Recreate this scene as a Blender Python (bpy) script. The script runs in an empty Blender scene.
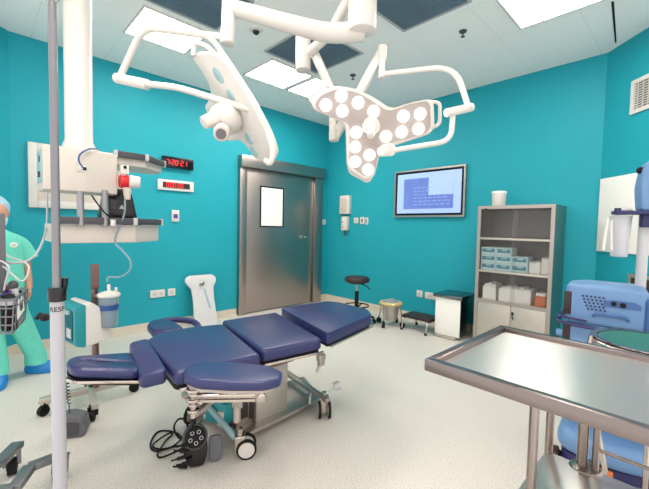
import bpy, bmesh, math, random
from mathutils import Vector, Matrix, Euler
random.seed(7)
scn = bpy.context.scene
COL = scn.collection
PI = math.pi

# ------------------------------------------------------------------ camera
cam_d = bpy.data.cameras.new('camera')
cam = bpy.data.objects.new('camera', cam_d)
COL.objects.link(cam)
cam_d.sensor_width = 36.0
cam_d.lens = 19.8660
cam_d.clip_start = 0.02
cam.matrix_world = Matrix(((0.717499, 0.019247, -0.696293, 0.000000), (-0.696257, 0.049270, -0.716100, 0.000000), (0.020524, 0.998600, 0.048752, 1.269856), (0.000000, 0.000000, 0.000000, 1.000000)))
scn.camera = cam

# ------------------------------------------------------------------ light and exposure
w = bpy.data.worlds.new('world')
scn.world = w
w.use_nodes = True
w.node_tree.nodes['Background'].inputs[0].default_value = (1.0, 0.96, 0.93, 1)
w.node_tree.nodes['Background'].inputs[1].default_value = 0.85
scn.view_settings.view_transform = 'Standard'
scn.view_settings.look = 'None'
scn.view_settings.gamma = 1
scn.view_settings.use_curve_mapping = False
scn.view_settings.exposure = 0.9
PANEL = 13.0       # radiance of the ceiling panels
LAMP = 5.0         # radiance of the surgical lamps

# ------------------------------------------------------------------ materials
def lin(c):
    r = []
    for v in c:
        v = v / 255.0
        r.append(v / 12.92 if v <= 0.04045 else ((v + 0.055) / 1.055) ** 2.4)
    return (r[0], r[1], r[2], 1.0)

def mat(name, rgb, rough=0.5, metal=0.0, var=0.06, scale=20, bump=0.0, emit=0.0, coat=0.0, stretch=None, spec=0.5):
    m = bpy.data.materials.new(name)
    m.use_nodes = True
    nt = m.node_tree
    b = nt.nodes['Principled BSDF']
    c = lin(rgb)
    b.inputs['Roughness'].default_value = rough
    b.inputs['Metallic'].default_value = metal
    b.inputs['Specular IOR Level'].default_value = spec
    b.inputs['Coat Weight'].default_value = coat
    tc = nt.nodes.new('ShaderNodeTexCoord')
    mp = nt.nodes.new('ShaderNodeMapping')
    if stretch: mp.inputs['Scale'].default_value = stretch
    nz = nt.nodes.new('ShaderNodeTexNoise')
    nz.inputs['Scale'].default_value = scale
    nz.inputs['Detail'].default_value = 4
    nt.links.new(tc.outputs['Object'], mp.inputs['Vector'])
    nt.links.new(mp.outputs['Vector'], nz.inputs['Vector'])
    mx = nt.nodes.new('ShaderNodeMix'); mx.data_type = 'RGBA'
    mx.inputs['A'].default_value = tuple(v * (1 - var) for v in c[:3]) + (1,)
    mx.inputs['B'].default_value = tuple(min(1, v * (1 + var)) for v in c[:3]) + (1,)
    nt.links.new(nz.outputs['Fac'], mx.inputs['Factor'])
    nt.links.new(mx.outputs['Result'], b.inputs['Base Color'])
    if bump:
        bp = nt.nodes.new('ShaderNodeBump')
        bp.inputs['Strength'].default_value = bump
        bp.inputs['Distance'].default_value = 0.002
        nt.links.new(nz.outputs['Fac'], bp.inputs['Height'])
        nt.links.new(bp.outputs['Normal'], b.inputs['Normal'])
    if emit:
        b.inputs['Emission Color'].default_value = c
        b.inputs['Emission Strength'].default_value = emit
    return m

def glassy(name, rgb, alpha=0.2, rough=0.05):
    m = bpy.data.materials.new(name)
    m.use_nodes = True
    nt = m.node_tree
    nt.nodes.remove(nt.nodes['Principled BSDF'])
    out = nt.nodes['Material Output']
    tr = nt.nodes.new('ShaderNodeBsdfTransparent'); tr.inputs[0].default_value = lin(rgb)
    pb = nt.nodes.new('ShaderNodeBsdfPrincipled'); pb.inputs['Base Color'].default_value = lin(rgb)
    pb.inputs['Roughness'].default_value = rough
    mx = nt.nodes.new('ShaderNodeMixShader')
    fr = nt.nodes.new('ShaderNodeFresnel'); fr.inputs[0].default_value = 1.45
    ad = nt.nodes.new('ShaderNodeMath'); ad.operation = 'ADD'; ad.inputs[1].default_value = alpha; ad.use_clamp = True
    nt.links.new(fr.outputs[0], ad.inputs[0]); nt.links.new(ad.outputs[0], mx.inputs[0])
    nt.links.new(tr.outputs[0], mx.inputs[1]); nt.links.new(pb.outputs[0], mx.inputs[2])
    nt.links.new(mx.outputs[0], out.inputs[0])
    return m

M = {}
M['teal'] = mat('teal_paint', (30, 158, 173), 0.55, var=0.03, scale=3, spec=0.3)
M['floor'] = mat('cream_vinyl', (224, 218, 210), 0.42, var=0.05, scale=6)
M['ceil'] = mat('ceiling_white', (230, 232, 230), 0.6, var=0.02, scale=4)
M['skirt'] = mat('cream_skirting', (214, 203, 186), 0.5)
M['white'] = mat('white_enamel', (214, 210, 203), 0.35, var=0.02)
M['lampwhite'] = mat('lamp_white_enamel', (212, 208, 201), 0.3, var=0.02)
M['plastic'] = mat('white_plastic', (216, 214, 208), 0.4, var=0.02)
M['offwhite'] = mat('off_white_plastic', (203, 195, 185), 0.45, var=0.03)
M['steel'] = mat('brushed_steel', (182, 173, 166), 0.36, 0.9, var=0.08, scale=30, stretch=(1, 1, 12))
M['steelh'] = mat('brushed_steel_tray', (214, 210, 206), 0.17, 1.0, var=0.05, scale=14, stretch=(8, 1, 1))
M['legsteel'] = mat('leg_steel', (158, 148, 142), 0.25, 1.0, var=0.02)
M['steelrim'] = mat('steel_rim', (136, 126, 124), 0.3, 1.0, var=0.03)
M['lidsteel'] = mat('lid_steel', (120, 128, 130), 0.22, 1.0)
M['innersteel'] = mat('inner_steel', (120, 116, 114), 0.5, 0.3)
M['chrome'] = mat('polished_chrome', (196, 187, 180), 0.16, 1.0, var=0.02)
M['doorsteel'] = mat('door_steel', (172, 160, 154), 0.36, 1.0, var=0.06, scale=8, stretch=(1, 1, 14))
M['matsteel'] = mat('matt_steel', (196, 190, 180), 0.45, 0.7, var=0.05)
M['greysteel'] = mat('dull_grey_metal', (134, 134, 138), 0.4, 0.8)
M['navy'] = mat('navy_upholstery', (42, 47, 94), 0.30, var=0.04, scale=60, bump=0.03, spec=0.5)
M['black'] = mat('black_rubber', (13, 12, 14), 0.6, spec=0.3)
M['blackgloss'] = mat('black_gloss', (14, 13, 16), 0.2)
M['darkbrown'] = mat('dark_brown_vinyl', (46, 30, 32), 0.45)
M['darkgrey'] = mat('dark_grey_plastic', (70, 70, 74), 0.5)
M['midgrey'] = mat('mid_grey_plastic', (98, 98, 103), 0.5)
M['tubegrey'] = mat('tube_grey', (150, 150, 154), 0.35, 0.5)
M['poletube'] = mat('pole_tube', (172, 172, 178), 0.35)
M['lightgrey'] = mat('light_grey_plastic', (192, 192, 194), 0.5)
M['padgrey'] = mat('pale_grey_board', (204, 204, 206), 0.5)
M['lampface'] = mat('lamp_face_grey', (160, 150, 145), 0.5)
M['tealplastic'] = mat('teal_plastic', (30, 140, 148), 0.4)
M['tealdark'] = mat('dark_teal_plastic', (16, 84, 96), 0.3)
M['paleteal'] = mat('pale_teal_plastic', (150, 182, 186), 0.4)
M['scrub'] = mat('mint_scrub_cloth', (106, 210, 190), 0.85, var=0.10, scale=30, bump=0.3)
M['skin'] = mat('skin', (208, 152, 124), 0.55)
M['cap'] = mat('pale_blue_cap', (160, 200, 214), 0.8, var=0.1, scale=60, bump=0.4)
M['mask'] = mat('white_mask', (196, 218, 224), 0.8)
M['shoe'] = mat('blue_shoe_cover', (22, 132, 204), 0.4, var=0.15, scale=50, bump=0.5)
M['blue'] = mat('machine_blue', (104, 142, 186), 0.45, var=0.03)
M['bluedark'] = mat('machine_dark_blue', (40, 42, 92), 0.4)
M['bluemid'] = mat('machine_mid_blue', (66, 100, 156), 0.45)
M['red'] = mat('red_plastic', (206, 30, 36), 0.35)
M['redled'] = mat('red_led', (255, 30, 40), 0.5, emit=0.7)
M['orange'] = mat('orange_plastic', (220, 120, 60), 0.5)
M['paper'] = mat('white_paper', (244, 242, 236), 0.8, var=0.02)
M['boxblue'] = mat('carton_teal', (40, 138, 160), 0.6)
M['boxpale'] = mat('carton_pale', (196, 224, 226), 0.6)
M['yellow'] = mat('yellow_bag', (206, 186, 118), 0.4)
M['bluecable'] = mat('blue_cable', (40, 76, 140), 0.4)
M['purple'] = mat('purple_mark', (84, 60, 140), 0.5)
M['pink'] = mat('pink_plastic', (226, 90, 120), 0.5)
M['green'] = mat('green_cloth', (60, 130, 124), 0.8, bump=0.2)
M['brownpost'] = mat('brownish_steel', (128, 104, 100), 0.3, 0.9)
M['panel'] = mat('light_panel', (255, 243, 234), 0.5, emit=PANEL, var=0)
M['lens'] = mat('lamp_lens', (255, 253, 246), 0.3, emit=LAMP)
M['screen'] = mat('screen_pale', (150, 172, 224), 0.3, emit=0.33)
M['screenblue'] = mat('screen_blue', (92, 112, 178), 0.3, emit=0.3, var=0.3, scale=5)
M['screenlight'] = mat('screen_light', (122, 142, 200), 0.3, emit=0.32)
M['glass'] = glassy('clear_glass', (252, 252, 252), 0.0)
M['clearplastic'] = glassy('clear_plastic', (205, 220, 230), 0.3, 0.15)
M['frosted'] = glassy('frosted_plastic', (232, 232, 236), 0.55, 0.35)
M['vent'] = mat('vent_mesh_blue_grey', (112, 132, 146), 0.45, 0.2, var=0.3, scale=5)
M['ventedge'] = mat('vent_edge', (176, 178, 178), 0.5)

def floor_nodes(m):
    nt = m.node_tree; b = nt.nodes['Principled BSDF']
    tc = nt.nodes.new('ShaderNodeTexCoord')
    n1 = nt.nodes.new('ShaderNodeTexNoise'); n1.inputs['Scale'].default_value = 150; n1.inputs['Detail'].default_value = 3
    n1.inputs['Roughness'].default_value = 0.7
    nt.links.new(tc.outputs['Object'], n1.inputs['Vector'])
    cr = nt.nodes.new('ShaderNodeValToRGB')
    cr.color_ramp.elements[0].position = 0.32; cr.color_ramp.elements[0].color = lin((176, 170, 160))
    cr.color_ramp.elements[1].position = 0.58; cr.color_ramp.elements[1].color = lin((226, 221, 211))
    nt.links.new(n1.outputs['Fac'], cr.inputs[0])
    nt.links.new(cr.outputs[0], b.inputs['Base Color'])
floor_nodes(M['floor'])
def brushed(m, rough, an, tang):
    nt = m.node_tree; b = nt.nodes['Principled BSDF']
    b.inputs['Roughness'].default_value = rough; b.inputs['Anisotropic'].default_value = an
    cx = nt.nodes.new('ShaderNodeCombineXYZ')
    for i in range(3): cx.inputs[i].default_value = tang[i]
    nt.links.new(cx.outputs[0], b.inputs['Tangent'])
brushed(M['steelh'], 0.30, 0.88, (0.965, 0.26, 0))

def ceil_nodes(m):
    nt = m.node_tree; b = nt.nodes['Principled BSDF']
    tc = nt.nodes.new('ShaderNodeTexCoord')
    sp = nt.nodes.new('ShaderNodeSeparateXYZ')
    nt.links.new(tc.outputs['Object'], sp.inputs[0])
    def line(sock, ph):
        a = nt.nodes.new('ShaderNodeMath'); a.operation = 'ADD'; a.inputs[1].default_value = 6.0 - ph
        nt.links.new(sock, a.inputs[0])
        d = nt.nodes.new('ShaderNodeMath'); d.operation = 'DIVIDE'; d.inputs[1].default_value = 0.6
        nt.links.new(a.outputs[0], d.inputs[0])
        f = nt.nodes.new('ShaderNodeMath'); f.operation = 'FRACT'; nt.links.new(d.outputs[0], f.inputs[0])
        l = nt.nodes.new('ShaderNodeMath'); l.operation = 'LESS_THAN'; l.inputs[1].default_value = 0.008
        nt.links.new(f.outputs[0], l.inputs[0]); return l
    a = line(sp.outputs[0], 0.4); c = line(sp.outputs[1], 0.1)
    mx = nt.nodes.new('ShaderNodeMath'); mx.operation = 'MAXIMUM'
    nt.links.new(a.outputs[0], mx.inputs[0]); nt.links.new(c.outputs[0], mx.inputs[1])
    mi = nt.nodes.new('ShaderNodeMix'); mi.data_type = 'RGBA'
    mi.inputs['A'].default_value = lin((244, 243, 240)); mi.inputs['B'].default_value = lin((226, 226, 223))
    nt.links.new(mx.outputs[0], mi.inputs['Factor'])
    nt.links.new(mi.outputs['Result'], b.inputs['Base Color'])
ceil_nodes(M['ceil'])

# ------------------------------------------------------------------ geometry helpers
def V(*a): return Vector(a if len(a) > 1 else a[0])

class MB:
    def __init__(s): s.bm = bmesh.new()
    def _add(s, t, mtx=None):
        if mtx is not None: bmesh.ops.transform(t, matrix=mtx, verts=t.verts)
        bmesh.ops.recalc_face_normals(t, faces=t.faces)
        me = bpy.data.meshes.new('tmp'); t.to_mesh(me); t.free()
        s.bm.from_mesh(me); bpy.data.meshes.remove(me)
        return s
    def box(s, c, d, rot=None, bev=0.0, seg=2):
        t = bmesh.new(); bmesh.ops.create_cube(t, size=1)
        bmesh.ops.scale(t, vec=V(*d), verts=t.verts)
        if bev: bmesh.ops.bevel(t, geom=t.edges[:], offset=min(bev, min(d) * 0.49), segments=seg, affect='EDGES', profile=0.5)
        m = Matrix.Translation(V(*c))
        if rot is not None: m = m @ (rot if isinstance(rot, Matrix) else Euler(rot).to_matrix().to_4x4())
        return s._add(t, m)
    def span(s, a, b, bev=0.0, seg=2):
        c = [(a[i] + b[i]) / 2 for i in range(3)]; d = [abs(a[i] - b[i]) for i in range(3)]
        return s.box(c, d, None, bev, seg)
    def bar(s, p, q, wd, h, bev=0.0):
        p, q = V(*p), V(*q); d = q - p
        rot = d.to_track_quat('X', 'Z').to_matrix().to_4x4()
        return s.box((p + q) / 2, (d.length, wd, h), rot, bev)
    def cyl(s, p, q, r, r2=None, seg=24, bev=0.0):
        p, q = V(*p), V(*q); d = q - p
        t = bmesh.new(); bmesh.ops.create_cone(t, cap_ends=True, segments=seg, radius1=r, radius2=r if r2 is None else r2, depth=d.length)
        if bev:
            es = [e for e in t.edges if abs(e.verts[0].co.z - e.verts[1].co.z) < 1e-6]
            bmesh.ops.bevel(t, geom=es, offset=bev, segments=2, affect='EDGES', profile=0.5)
        return s._add(t, Matrix.Translation((p + q) / 2) @ d.to_track_quat('Z', 'Y').to_matrix().to_4x4())
    def ball(s, c, r, sc=(1, 1, 1), rot=None, seg=20):
        t = bmesh.new(); bmesh.ops.create_uvsphere(t, u_segments=seg, v_segments=seg // 2, radius=r)
        m = Matrix.Translation(V(*c))
        if rot is not None: m = m @ Euler(rot).to_matrix().to_4x4()
        return s._add(t, m @ Matrix.Diagonal((sc[0], sc[1], sc[2], 1)))
    def prism(s, pts, z0, z1, bev=0.0, seg=3, mtx=None, tilt=None):
        t = bmesh.new()
        lo = [t.verts.new((x, y, z0)) for x, y in pts]; hi = [t.verts.new((x, y, z1)) for x, y in pts]
        n = len(pts)
        t.faces.new(lo); t.faces.new(hi)
        for i in range(n): t.faces.new((lo[i], lo[(i + 1) % n], hi[(i + 1) % n], hi[i]))
        bmesh.ops.recalc_face_normals(t, faces=t.faces)
        if bev:
            es = [e for e in t.edges if len(e.link_faces) == 2 and e.calc_face_angle() > 0.5 or abs(e.verts[0].co.z - e.verts[1].co.z) < 1e-6]
            bmesh.ops.bevel(t, geom=es, offset=bev, segments=seg, affect='EDGES', profile=0.5, clamp_overlap=True)
        if tilt:
            for v in t.verts: v.co.z += tilt(v.co.x, v.co.y)
        return s._add(t, mtx)
    def tube(s, pts, r, seg=12, smooth=0, closed=False):
        pts = [V(*p) for p in pts]
        if smooth: pts = catmull(pts, smooth, closed)
        n = len(pts); rr = r if isinstance(r, (list, tuple)) else None
        t = bmesh.new(); rings = []; up = None
        for i, p in enumerate(pts):
            if closed: d = pts[(i + 1) % n] - pts[i - 1]
            else: d = pts[min(i + 1, n - 1)] - pts[max(i - 1, 0)]
            d.normalize()
            if up is None: up = d.orthogonal().normalized()
            up = (up - d * up.dot(d)).normalized(); sd = d.cross(up)
            rad = r if rr is None else rr[0] + (rr[1] - rr[0]) * i / max(1, n - 1)
            rings.append([t.verts.new(p + (up * math.cos(2 * PI * k / seg) + sd * math.sin(2 * PI * k / seg)) * rad) for k in range(seg)])
        m = n if closed else n - 1
        for i in range(m):
            a, b = rings[i], rings[(i + 1) % n]
            for k in range(seg): t.faces.new((a[k], a[(k + 1) % seg], b[(k + 1) % seg], b[k]))
        if not closed: t.faces.new(rings[0]); t.faces.new(rings[-1])
        return s._add(t)
    def lathe(s, c, prof, seg=32, mtx=None):      # prof: (r, z) going up
        t = bmesh.new(); rings = []
        for r, z in prof:
            rings.append([t.verts.new((max(r, 1e-4) * math.cos(2 * PI * k / seg), max(r, 1e-4) * math.sin(2 * PI * k / seg), z)) for k in range(seg)])
        for i in range(len(rings) - 1):
            a, b = rings[i], rings[i + 1]
            for k in range(seg): t.faces.new((a[k], a[(k + 1) % seg], b[(k + 1) % seg], b[k]))
        t.faces.new(rings[0]); t.faces.new(rings[-1])
        return s._add(t, Matrix.Translation(V(*c)) @ (mtx if mtx is not None else Matrix()))
    def loft(s, rings, seg=20, cap=True):         # rings: (centre, rx, ry, yaw)
        t = bmesh.new(); R_ = []
        for c, rx, ry, yw in rings:
            cs, sn = math.cos(yw), math.sin(yw); row = []
            for k in range(seg):
                a = 2 * PI * k / seg; x, y = rx * math.cos(a), ry * math.sin(a)
                row.append(t.verts.new((c[0] + x * cs - y * sn, c[1] + x * sn + y * cs, c[2])))
            R_.append(row)
        for i in range(len(R_) - 1):
            a, b = R_[i], R_[i + 1]
            for k in range(seg): t.faces.new((a[k], a[(k + 1) % seg], b[(k + 1) % seg], b[k]))
        if cap: t.faces.new(R_[0]); t.faces.new(R_[-1])
        return s._add(t)
    def build(s, name, m, parent=None, loc=None, angle=38):
        org = V(0, 0, 0)
        if parent is not None:
            p = parent
            while p is not None: org += p.location; p = p.parent
        elif loc is not None: org = V(*loc)
        bmesh.ops.translate(s.bm, vec=-org, verts=s.bm.verts)
        me = bpy.data.meshes.new(name); s.bm.to_mesh(me); s.bm.free()
        for p in me.polygons: p.use_smooth = True
        me.set_sharp_from_angle(angle=math.radians(angle))
        me.materials.append(M[m] if isinstance(m, str) else m)
        o = bpy.data.objects.new(name, me); COL.objects.link(o)
        if parent is not None: o.parent = parent
        else: o.location = org
        return o

def catmull(P, n, closed=False):
    out = []; L = len(P); m = L if closed else L - 1
    for i in range(m):
        p0 = P[(i - 1) % L] if closed or i > 0 else P[0] * 2 - P[1]
        p1 = P[i]; p2 = P[(i + 1) % L]
        p3 = P[(i + 2) % L] if closed or i + 2 < L else P[-1] * 2 - P[-2]
        for k in range(n):
            t = k / n
            out.append(0.5 * ((2 * p1) + (p2 - p0) * t + (2 * p0 - 5 * p1 + 4 * p2 - p3) * t * t + (3 * p1 - p0 - 3 * p2 + p3) * t ** 3))
    if not closed: out.append(P[-1].copy())
    return out

def roundpts(pts, r, n=5):
    out = []; L = len(pts)
    for i in range(L):
        a, b, c = V(*pts[i - 1]), V(*pts[i]), V(*pts[(i + 1) % L])
        rr = r[i] if isinstance(r, (list, tuple)) else r
        u = (a - b); v = (c - b); k = min(rr, u.length * 0.45, v.length * 0.45)
        p, q = b + u.normalized() * k, b + v.normalized() * k
        for j in range(n + 1):
            t = j / n; w_ = (1 - t) ** 2 * p + 2 * t * (1 - t) * b + t * t * q
            out.append(tuple(w_))
    return out

def roundtube(pts, r, n=6):
    pts = [V(*p) for p in pts]; out = [pts[0]]
    for i in range(1, len(pts) - 1):
        a, b, c = pts[i - 1], pts[i], pts[i + 1]
        k = min(r, (a - b).length * 0.45, (c - b).length * 0.45)
        p, q = b + (a - b).normalized() * k, b + (c - b).normalized() * k
        for j in range(n + 1):
            t = j / n; out.append((1 - t) ** 2 * p + 2 * t * (1 - t) * b + t * t * q)
    out.append(pts[-1]); return out

def tag(o, label, cat, group=None, kind=None):
    if label: o['label'] = label
    if cat: o['category'] = cat
    if group: o['group'] = group
    if kind: o['kind'] = kind
    return o
def thing(name, label, cat, loc, group=None):
    o = bpy.data.objects.new(name, None); COL.objects.link(o)
    o.empty_display_size = 0.05; o.location = loc
    return tag(o, label, cat, group)
def struct(o, label=None, cat=None):
    return tag(o, label, cat, None, 'structure')
def copy_tree(o, parent=None):
    kids = [c for c in o.children]
    c = o.copy(); COL.objects.link(c)
    if parent is not None: c.parent = parent
    for k in kids: copy_tree(k, c)
    return c
def text_mesh(body, size, depth=0.0006, bold=False):
    cu = bpy.data.curves.new('t', 'FONT'); cu.body = body; cu.size = size; cu.extrude = depth
    cu.align_x = 'CENTER'; cu.align_y = 'CENTER'
    if bold: cu.offset = size * 0.02
    o = bpy.data.objects.new('t', cu); COL.objects.link(o)
    dg = bpy.context.evaluated_depsgraph_get(); dg.update()
    me = bpy.data.meshes.new_from_object(o.evaluated_get(dg))
    bpy.data.objects.remove(o); bpy.data.curves.remove(cu)
    return me
def evaluated(o):
    """replace a mesh object's data with its modifiers applied"""
    dg = bpy.context.evaluated_depsgraph_get(); dg.update()
    me = bpy.data.meshes.new_from_object(o.evaluated_get(dg))
    o.modifiers.clear(); o.data = me
    return o

YA, XB = 4.4522, 4.3910            # the door wall and the screen wall
YC, XD = 0.6590, 0.2411            # where those walls meet the two slanting walls
H = 3.0
S2 = math.sqrt(0.5)
# frame of the right slanting wall: origin at the corner, u along it towards the camera, n into the room
CU, CN = V(-S2, -S2, 0), V(-S2, S2, 0)
DU, DN = V(-S2, -S2, 0), V(S2, -S2, 0)

# ------------------------------------------------------------------ structure
LEN_C = 1.5; LEN_D = 1.0
c3 = (XD, YA); c1 = (XB, YA); c2 = (XB, YC)
c4 = (XB - LEN_C * S2, YC - LEN_C * S2)
c6 = (XD - LEN_D * S2, YA - LEN_D * S2)
c5 = (c6[0], c4[1])
ring = [c3, c1, c2, c4, c5, c6]
names = ['back_left', 'back_right', 'right', 'near_right', 'near_left', 'left']
struct(MB().prism(ring, -0.1, 0).build('floor', 'floor'), 'pale speckled cream vinyl floor of the operating room', 'floor')
struct(MB().prism(ring, H, H + 0.1).build('ceiling', 'ceil'), 'white panelled ceiling of the operating room', 'ceiling')
for i, nme in enumerate(names):
    if nme.startswith('near'): continue          # the side behind the viewer is left open
    a, b = V(*ring[i]), V(*ring[(i + 1) % 6])
    d = (b - a).normalized(); n = V(-d.y, d.x)      # outward
    e = 0.0
    pts = [a, b, b + n * 0.1 + d * e, a + n * 0.1 - d * e]
    struct(MB().prism([tuple(p) for p in pts], 0, H).build('wall_' + nme, 'teal'), 'teal painted wall, ' + nme.replace('_', ' ') + ' side', 'wall')
    g0, g1 = a, b
    segs = [(g0, g1)]
    if nme == 'back_left':      # the skirting stops at the door
        segs = [(a, V(2.61, YA)), (V(4.21, YA), b)]
    sk = MB()
    for p, q in segs:
        inn = -n
        sk.prism([tuple(p), tuple(q), tuple(q + inn * 0.012), tuple(p + inn * 0.012)], 0.0, 0.095)
        sk.prism([tuple(p + inn * 0.012), tuple(q + inn * 0.012), tuple(q + inn * 0.03), tuple(p + inn * 0.03)], 0.0, 0.016)
    struct(sk.build('baseboard_' + nme, 'skirt'), 'cream coved skirting along the wall, ' + nme.replace('_', ' ') + ' side', 'baseboard')

# ceiling light panels and vents
g_ = MB(); g_.prism([(3.45, .50), (4.2, .572), (4.2, .584), (3.45, .516)], H - .004, H)
struct(g_.build('trim_1', 'black'), 'dark gap between two ceiling panels near the right wall', 'ceiling gap')
def panel(x0, x1, y0, y1, label):
    t = thing('ceiling_light', label, 'ceiling light', ((x0 + x1) / 2, (y0 + y1) / 2, H), 'square ceiling light panels')
    f = MB(); b = 0.02
    f.span((x0, y0, H - 0.012), (x1, y0 + b, H)); f.span((x0, y1 - b, H - 0.012), (x1, y1, H))
    f.span((x0, y0 + b, H - 0.012), (x0 + b, y1 - b, H)); f.span((x1 - b, y0 + b, H - 0.012), (x1, y1 - b, H))
    f.build('frame', 'white', t)
    MB().span((x0 + b, y0 + b, H - 0.006), (x1 - b, y1 - b, H - 0.001)).build('diffuser', 'panel', t)
panel(2.22, 2.8, 3.12, 3.68, 'bright square ceiling panel in front of the door, above the small meshed vent')
panel(2.84, 3.42, 3.12, 3.68, 'bright ceiling panel nearest the corner of the two teal walls, behind the lit lamp head')
panel(0.98, 1.55, 3.12, 3.68, 'bright ceiling panel behind the left lamp head near the clock wall')
panel(2.79, 3.37, 0.54, 1.12, 'bright ceiling panel above the steel cabinet, alone near the top edge')
panel(0.25, 0.83, 1.3, 1.88, 'added fill light panel overhead, nearer the clock wall, outside the photo'); panel(-0.3, 0.28, 0.1, 0.68, 'added fill light panel directly above the viewer, outside the photo')  # unseen panels added as fill light for the near side of the room
for o in COL.objects:
    if o.name.startswith('ceiling_light') and o.type == 'EMPTY' and 'label' not in o.keys():
        o['label'] = 'added fill light panel overhead, outside the photo behind the viewer'

def vent(x0, x1, y0, y1, label):
    t = thing('ceiling_vent', label, 'ceiling vent', ((x0 + x1) / 2, (y0 + y1) / 2, H), 'square meshed ceiling vents')
    f = MB(); b = 0.02
    f.span((x0, y0, H - 0.012), (x1, y0 + b, H)); f.span((x0, y1 - b, H - 0.012), (x1, y1, H))
    f.span((x0, y0 + b, H - 0.012), (x0 + b, y1 - b, H)); f.span((x1 - b, y0 + b, H - 0.012), (x1, y1 - b, H))
    f.build('frame', 'ventedge', t)
    g = MB(); g.span((x0 + b, y0 + b, H - 0.003), (x1 - b, y1 - b, H - 0.001))
    k = 24
    for i in range(1, k):
        x = x0 + b + (x1 - x0 - 2 * b) * i / k; y = y0 + b + (y1 - y0 - 2 * b) * i / k
        g.span((x - 0.003, y0 + b, H - 0.008), (x + 0.003, y1 - b, H - 0.004))
        g.span((x0 + b, y - 0.003, H - 0.009), (x1 - b, y + 0.003, H - 0.005))
    g.build('mesh_panel', 'vent', t)
vent(2.07, 2.78, 2.36, 3.05, 'square meshed ceiling vent between the lamp arm and the two bright panels')
vent(2.12, 2.72, 1.25, 1.86, 'square meshed ceiling vent above the lit lamp head, cut by the top edge')
vent(0.95, 1.57, 2.44, 3.04, 'square meshed ceiling vent above the left lamp head')

# sprinklers and the dome
for p, lb in (((3.1, 2.781, 3), 'small dark sprinkler on the ceiling above the lit lamp head'), ((3.074, 1.486, 3), 'small dark sprinkler on the ceiling between the vent and the lone light panel')):
    t = thing('sprinkler', lb, 'sprinkler', (p[0], p[1], H), 'ceiling sprinklers')
    MB().lathe((p[0], p[1], H), [(0.012, -0.012), (0.03, -0.01), (0.034, 0)]).build('escutcheon', 'darkgrey', t)
    MB().cyl((p[0], p[1], H - 0.045), (p[0], p[1], H - 0.01), 0.006).cyl((p[0], p[1], H - 0.05), (p[0], p[1], H - 0.046), 0.018).build('nozzle', 'darkgrey', t)
p = (1.801, 2.774, 3)
t = thing('dome_camera', 'small black dome with a white ring on the ceiling by the door light', 'dome camera', (p[0], p[1], H))
MB().lathe((p[0], p[1], H), [(0.035, -0.02), (0.055, -0.014), (0.06, 0)]).build('ring', 'white', t)
MB().ball((p[0], p[1], H - 0.02), 0.03).build('dome', 'blackgloss', t)

# ------------------------------------------------------------------ door
t = thing('door_1', 'wide brushed steel sliding door with a small paper-covered window', 'door', (3.41, YA, 0)); t['kind'] = 'structure'
f = MB()
f.span((2.62, YA - 0.07, 0), (2.73, YA, 2.08), 0.004); f.span((4.02, YA - 0.07, 0), (4.2, YA, 2.08), 0.004)
f.span((2.62, YA - 0.11, 2.08), (4.23, YA, 2.24), 0.006)
f.build('door_frame', 'doorsteel', t)
MB().span((2.735, YA - 0.045, 0.015), (3.93, YA - 0.004, 2.075), 0.003).build('door_leaf', 'doorsteel', t)
MB().span((3.94, YA - 0.03, 0.015), (4.015, YA - 0.002, 2.075), 0.003).build('jamb_panel', 'doorsteel', t)
wf = MB()
X0, X1, Z0, Z1 = 2.96, 3.39, 1.25, 1.85
yy = YA - 0.052
wf.span((X0, yy, Z0), (X0 + .02, yy + .012, Z1)); wf.span((X1 - .02, yy, Z0), (X1, yy + .012, Z1))
wf.span((X0 + .02, yy, Z0), (X1 - .02, yy + .012, Z0 + .02)); wf.span((X0 + .02, yy, Z1 - .02), (X1 - .02, yy + .012, Z1))
win = wf.build('door_window_frame', 'black', t)
MB().span((X0 + .02, yy + .004, Z0 + .02), (X1 - .02, yy + .008, Z1 - .02)).build('paper_sheet', 'paper', win)
hd = MB(); p = (3.762, 4.392, 1.102)
hd.cyl((p[0], YA - 0.06, p[2]), (p[0], YA - 0.045, p[2]), 0.03).cyl((p[0], YA - 0.085, p[2]), (p[0], YA - 0.06, p[2]), 0.016)
hd.cyl((p[0] + .1, YA - 0.06, p[2] - .01), (p[0] + .1, YA - 0.03, p[2] - .01), 0.022)
hd.build('handle', 'chrome', t)

# ------------------------------------------------------------------ door wall fittings
def seg_digits(mb, s, x, z, h, y, w=None):
    w = w or h * 0.55; th = h * 0.11
    SEG = {'0': 'abcdef', '1': 'bc', '2': 'abged', '3': 'abgcd', '7': 'abc', '4': 'fgbc', '5': 'afgcd', '9': 'abcdfg', '8': 'abcdefg', '6': 'afgecd'}
    for ch in s:
        if ch == ' ': x += w * 0.7; continue
        if ch == ':':
            for dz in (-h * .2, h * .2): mb.box((x + th, y, z + dz), (th, .004, th))
            x += w * 0.5; continue
        P = {'a': (x + w / 2, z + h / 2, 1), 'g': (x + w / 2, z, 1), 'd': (x + w / 2, z - h / 2, 1), 'f': (x, z + h / 4, 0), 'b': (x + w, z + h / 4, 0), 'e': (x, z - h / 4, 0), 'c': (x + w, z - h / 4, 0)}
        for q in SEG[ch]:
            a, b, hz = P[q]
            mb.box((a, y, b), (w * 0.8 if hz else th, .004, th if hz else h * 0.4))
        x += w * 1.45
t = thing('digital_clock', 'black digital wall clock with red digits, upper of the two displays', 'clock', (1.775, YA, 1.94))
MB().span((1.59, YA - .05, 1.945), (1.965, YA, 2.075), .004).build('case', 'blackgloss', t)
dg = MB(); seg_digits(dg, '7:20 21', 1.635, 2.01, .055, YA - .052); dg.build('digits', 'redled', t)
t = thing('digital_timer', 'white framed wall timer with red digits below the black clock', 'timer', (1.76, YA, 1.675))
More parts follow.
